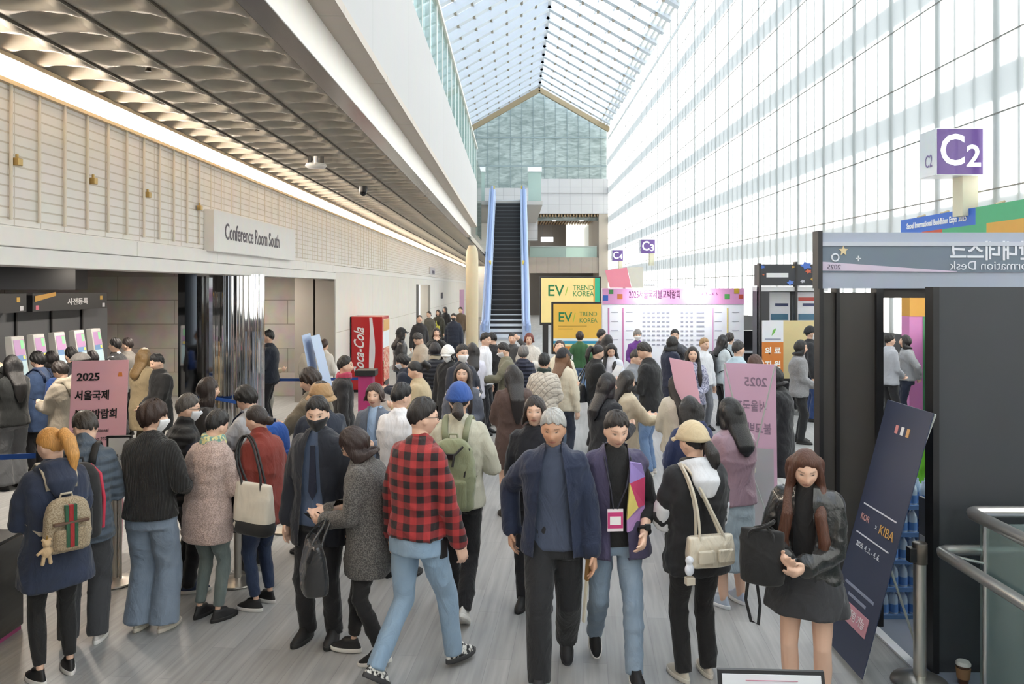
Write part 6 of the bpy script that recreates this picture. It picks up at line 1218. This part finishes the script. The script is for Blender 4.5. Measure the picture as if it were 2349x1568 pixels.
# black cabinet bottom left
t = thing('black_cabinet', 'glossy black cabinet with papers on top at the left bottom edge', 'cabinet', (-3.86, 5.4, 0)); G().box(-.42, .26, -.42, .36, .03, .70).build('body', M('#0e0e10', .12, coat=.5), t, bevel=.01); G().box(-.42, .27, -.43, .37, .70, .72).build('top', M('#1a1a1d', .2), t); G().box(-.40, .25, -.40, .34, 0, .03).build('plinth', M('#c05a8a', .5), t)
o = G().hexa([(-4.0, 5.2, .721), (-3.72, 5.15, .721), (-3.68, 5.5, .721), (-3.96, 5.55, .721)], [(-4.0, 5.2, .727), (-3.72, 5.15, .727), (-3.68, 5.5, .727), (-3.96, 5.55, .727)]).build('paper_stack', M('#d9d9de', .6)); tag(o, 'white papers lying on the glossy black cabinet', 'paper')
# kiosks and their black booths in the alcove
for i, (px_, s, dd) in enumerate(((50, 161.4, 'first from the left, touched by a queue member'), (98, 154.6, 'second from the left'), (145, 147.9, 'third from the left'), (190, 141.4, 'fourth from the left'), (228, 136, 'fifth and rightmost'))):
    x, y = at(px_, s); t = thing('ticket_kiosk', 'white ticket kiosk with a lit screen, ' + dd, 'kiosk', (x, y, 0), 90)
    G().hexa([(-.13, -.05, .02), (.13, -.05, .02), (.13, .22, .02), (-.13, .22, .02)], [(-.13, .0, 1.1), (.13, .0, 1.1), (.13, .2, 1.1), (-.13, .2, 1.1)]).build('cabinet', M('#8f8f8d', .4), t, bevel=.01); G().hexa([(-.14, -.05, 1.08), (.14, -.05, 1.08), (.14, .10, 1.08), (-.14, .10, 1.08)], [(-.14, .06, 1.80), (.14, .06, 1.80), (.14, .16, 1.80), (-.14, .16, 1.80)]).build('screen_housing', M('#c9c9c6', .4), t, bevel=.01)
    q = lambda x_, z_, d=.004: (x_, -.05 + (z_ - 1.08) * .153 - d, z_)
    for a, b, c, d2 in ((1.12, 1.45, '#b9d4dc', .004), (1.45, 1.53, '#6f8fb8', .004), (1.53, 1.75, '#b58fb8', .004)): G().quad(q(-.115, a), q(.115, a), q(.115, b), q(-.115, b)).build('screen', M(c, .2, emit=.10), t)
    G().quad(q(.03, 1.62, .006), q(.10, 1.62, .006), q(.10, 1.74, .006), q(.03, 1.74, .006)).build('green_icon', M('#7fc08a', .3, emit=.5), t); G().quad(q(.05, 1.47, .006), q(.10, 1.47, .006), q(.10, 1.52, .006), q(.05, 1.52, .006)).build('yellow_icon', M('#d8c45a', .3, emit=.5), t)
t = thing('ticket_booth', 'black panel wall with two dark header signs behind the ticket kiosks', 'booth', (-7.75, 0, 0))
g = G()
for i in range(6): y = 9.4 + i * .93; G().box(-.04, 0, y, y + .89, 0, 2.12).build('wall_panel', M('#55575a', .5), t); G().box(-.05, .03, y - .035, y + .0, 0, 2.14).build('post', M('#1b1b1d', .4), t)
for y0, y1, nm in ((9.2, 11.9, '온라인사전등록'), (12.05, 14.25, '온라인사전등록')):
    G().box(.0, .35, y0, y1, 2.12, 2.40).build('header_sign', M('#232427', .45), t); text('사전등록', .12, M('#d5d5d8', .5), t, (.353, (y0 + y1) / 2 + .15, 2.25), (90, 0, 90), width=.62, bold=.003)
    for yy, zz_, c in ((y1 - .2, 2.31, '#c9a04a'), (y1 - .12, 2.18, '#c9c9d0'), (y0 + .12, 2.18, '#c06a7a')): G().box(.35, .354, yy - .04, yy + .04, zz_ - .035, zz_ + .035).build('ornament', M(c, .5), t)
G().hexa([(.352, 12.1, 2.27), (.352, 12.65, 2.36), (.352, 12.65, 2.42), (.352, 12.1, 2.36)], [(.36, 12.1, 2.27), (.36, 12.65, 2.36), (.36, 12.65, 2.42), (.36, 12.1, 2.36)]).build('gold_ribbon', M('#b58a3e', .5), t)
# mirrored columns
mir = M('#d9dadb', .045, 1.0); n = 220
t = G(); prof = [(1, 0), (1, 2.69)]; b = []
for z in (0, 2.69):
    for k_ in range(n): a = 2 * math.pi * k_ / n; r = .365 + .005 * math.sin(a * 23) + .003 * math.sin(a * 37 + 1) + .004 * math.sin(a * 11 + 2); t.v.append((-4.16 + r * math.cos(a), 11.85 + r * math.sin(a), z))
t.f = [(k_, (k_ + 1) % n, n + (k_ + 1) % n, n + k_) for k_ in range(n)]; o = t.build('mirror_column', mir, smooth=True); tag(o, 'fluted chrome mirrored column under the lintel', 'column')
o = G().lathe([(.31, 0), (.31, 2.95)], (-5.22, 12.95, 0), 10).build('mirror_pillar', M('#75777a', .06, 1.0)); tag(o, 'dark mirrored pillar left of the fluted chrome column', 'column')
# bench in the alcove
t = thing('bench', 'low wooden bench against the granite wall', 'bench', (-9.3, 16.6, 0)); 
for x in (-.45, .45): G().box(x - .4, x + .4, -.2, .2, .38, .44).build('seat', M('#a5814e', .5), t)
for x in (-.8, .0, .8): G().box(x - .03, x + .03, -.18, .18, 0, .38).build('leg', M('#1c1c1e', .5), t)
# vending machines by the left wall
vs_ = 97.0; X0 = -3.87; t = thing('vending_machine', 'red drinks vending machine with white script lettering by the beige wall', 'vending machine', (X0, 18.6, 0)); red = M('#b9161f', .35, coat=.3)
G().box(0, .74, 0, .95, .06, 1.8).build('cabinet', red, t, bevel=.015); G().box(.02, .70, .03, .9, 0, .06).build('plinth', M('#1a1a1c', .5), t); G().box(-.02, .0, -.01, .9, .06, 1.8).build('edge_trim', M('#1d1d1f', .5), t)
g = G(); N = 14; cx = lambda u: .45 + .05 * math.sin(u * 3.1 + .3)
for i in range(N):
    u0, u1 = i / N, (i + 1) / N; z0, z1 = 1.78 - u0 * 1.68, 1.78 - u1 * 1.68; w0, w1 = .035 + .035 * math.sin(u0 * 3.14) ** 2, .035 + .035 * math.sin(u1 * 3.14) ** 2
    g.hexa([(cx(u0) - w0, -.004, z0), (cx(u0) + w0, -.004, z0), (cx(u0) + w0, .002, z0), (cx(u0) - w0, .002, z0)], [(cx(u1) - w1, -.004, z1), (cx(u1) + w1, -.004, z1), (cx(u1) + w1, .002, z1), (cx(u1) - w1, .002, z1)])
g.build('white_wave', M('#e6e6ea', .4), t); ob = text('Coca-Cola', .34, M('#f2eef0', .4), t, (.20, -.006, .98), (90, -90, 0), width=1.15, bold=.006)
sh = Matrix.Identity(4); sh[0][1] = .35; ob.data.transform(sh); ob.rotation_euler = (math.radians(90), math.radians(-90), 0)
G().box(.74, .755, .06, .89, .75, 1.72).build('display_window', M('#d9dfe2', .15, emit=.35), t); G().box(.755, .765, .06, .89, 1.45, 1.72).build('orange_row', M('#dfae6a', .4), t); G().box(.755, .765, .06, .89, .25, 1.05).build('drink_pictures', FAB('#b5432f', 'floral', '#d8b8a0', sc_=.5), t); G().box(.74, .77, .2, .75, .12, .24).build('delivery_flap', M('#1c1c1e', .4), t)
t = thing('pink_display', 'pink display stand with a black top before the vending machine', 'display stand', at(838, 138) + (0,)); G().box(-.12, .12, 0, .22, 0, 1.02).build('body', M('#b83a78', .5), t); G().box(-.17, .17, -.05, .26, 1.02, 1.12).build('top', M('#1c1c1e', .5), t, bevel=.01)
# signs and fittings on the left wall
t = thing('wall_sign', 'long white sign reading Conference Room South on the beige tiled wall', 'sign', (XL, 11.68, 3.215)); G().box(0, .13, -1.83, 1.83, -.265, .265).build('sign_box', M('#e9e8e6', .45), t, bevel=.008); text('Conference Room South', .30, M('#4a3f4c', .5), t, (.133, -.28, .0), (90, 0, 90), width=2.35, bold=.002); text('Hall', .09, M('#9a949c', .5), t, (.133, 1.35, -.06), (90, 0, 90), width=.5) if 0 else None
t = thing('wall_sign', 'small grey sign with dark print over the far doorway', 'sign', (XL, 36.9, 3.25)); G().box(0, .06, -1.1, 1.1, -.16, .16).build('plate', M('#cfcdd2', .5), t); G().box(.06, .066, -.2, .8, -.12, .02).build('dark_print', M('#4a4458', .5), t)
t = thing('wall_plaque', 'dark oval plaque on the wall past the far doorway', 'plaque', (XL, 42.0, 2.05)); G().box(0, .05, -.45, .45, -.16, .16).build('plate', M('#3a3744', .5), t, bevel=.03)
t = thing('wall_poster', 'pink and lilac poster on the wall at the end of the corridor', 'poster', (XL, 58.0, 1.4)); G().box(0, .05, -2.2, 2.2, -1.2, .9).build('sheet', M('#cfa3c4', .5), t)
for i, y in enumerate((6.09, 7.19, 8.26, 9.62)):
    t = thing('wall_fitting', 'small brass fitting on the ribbed tile wall, %s from the left' % ('first', 'second', 'third', 'fourth')[i], 'fitting', (XL + .02, y, 3.47), 0, 'brass fittings on the tile wall'); G().box(0, .05, -.03, .03, -.03, .03).build('block', M('#b59a62', .35, .7), t, bevel=.006); G().tube([(.02, 0, .03), (.02, 0, .06)], .012, 8).build('stud', M('#b59a62', .35, .7), t)
t = thing('ceiling_speaker', 'white round ceiling fixture under the dimpled ceiling', 'ceiling fixture', (-2.63, 10.4, ZC)); G().lathe([(.03, 0), (.03, -.09), (.13, -.10), (.14, -.13), (.12, -.15)], (0, 0, 0)).build('dome', M('#e3e1de', .4), t, smooth=True); G().box(-.10, -.06, -.02, .02, -.1, 0).build('hanger', M('#2a2724', .5), t); G().box(.06, .10, -.02, .02, -.1, 0).build('hanger', M('#2a2724', .5), t)
t = thing('security_camera', 'black dome camera hanging from the dimpled ceiling', 'camera', (-2.60, 13.5, ZC)); G().lathe([(.07, .0), (.07, -.07), (.06, -.10)], (0, 0, 0)).build('housing', M('#1a1a1c', .4), t, smooth=True); G().lathe([(.058, -.10), (.05, -.14), (.025, -.165)], (0, 0, 0)).build('dome', M('#0a0a0c', .1), t, smooth=True)
for i, (x, y, lb_) in enumerate(((-2.94, 6.3, 'nearest the camera'), (-2.85, 8.7, 'beyond the nearest one'))):
    t = thing('sprinkler', 'small dark sprinkler head in the dimpled ceiling, ' + lb_, 'sprinkler', (x, y, ZC + .06), 0, 'ceiling sprinklers'); G().lathe([(.03, 0), (.02, -.04), (.025, -.06)], (0, 0, 0), 12).build('head', M('#3a332a', .4, .5), t)
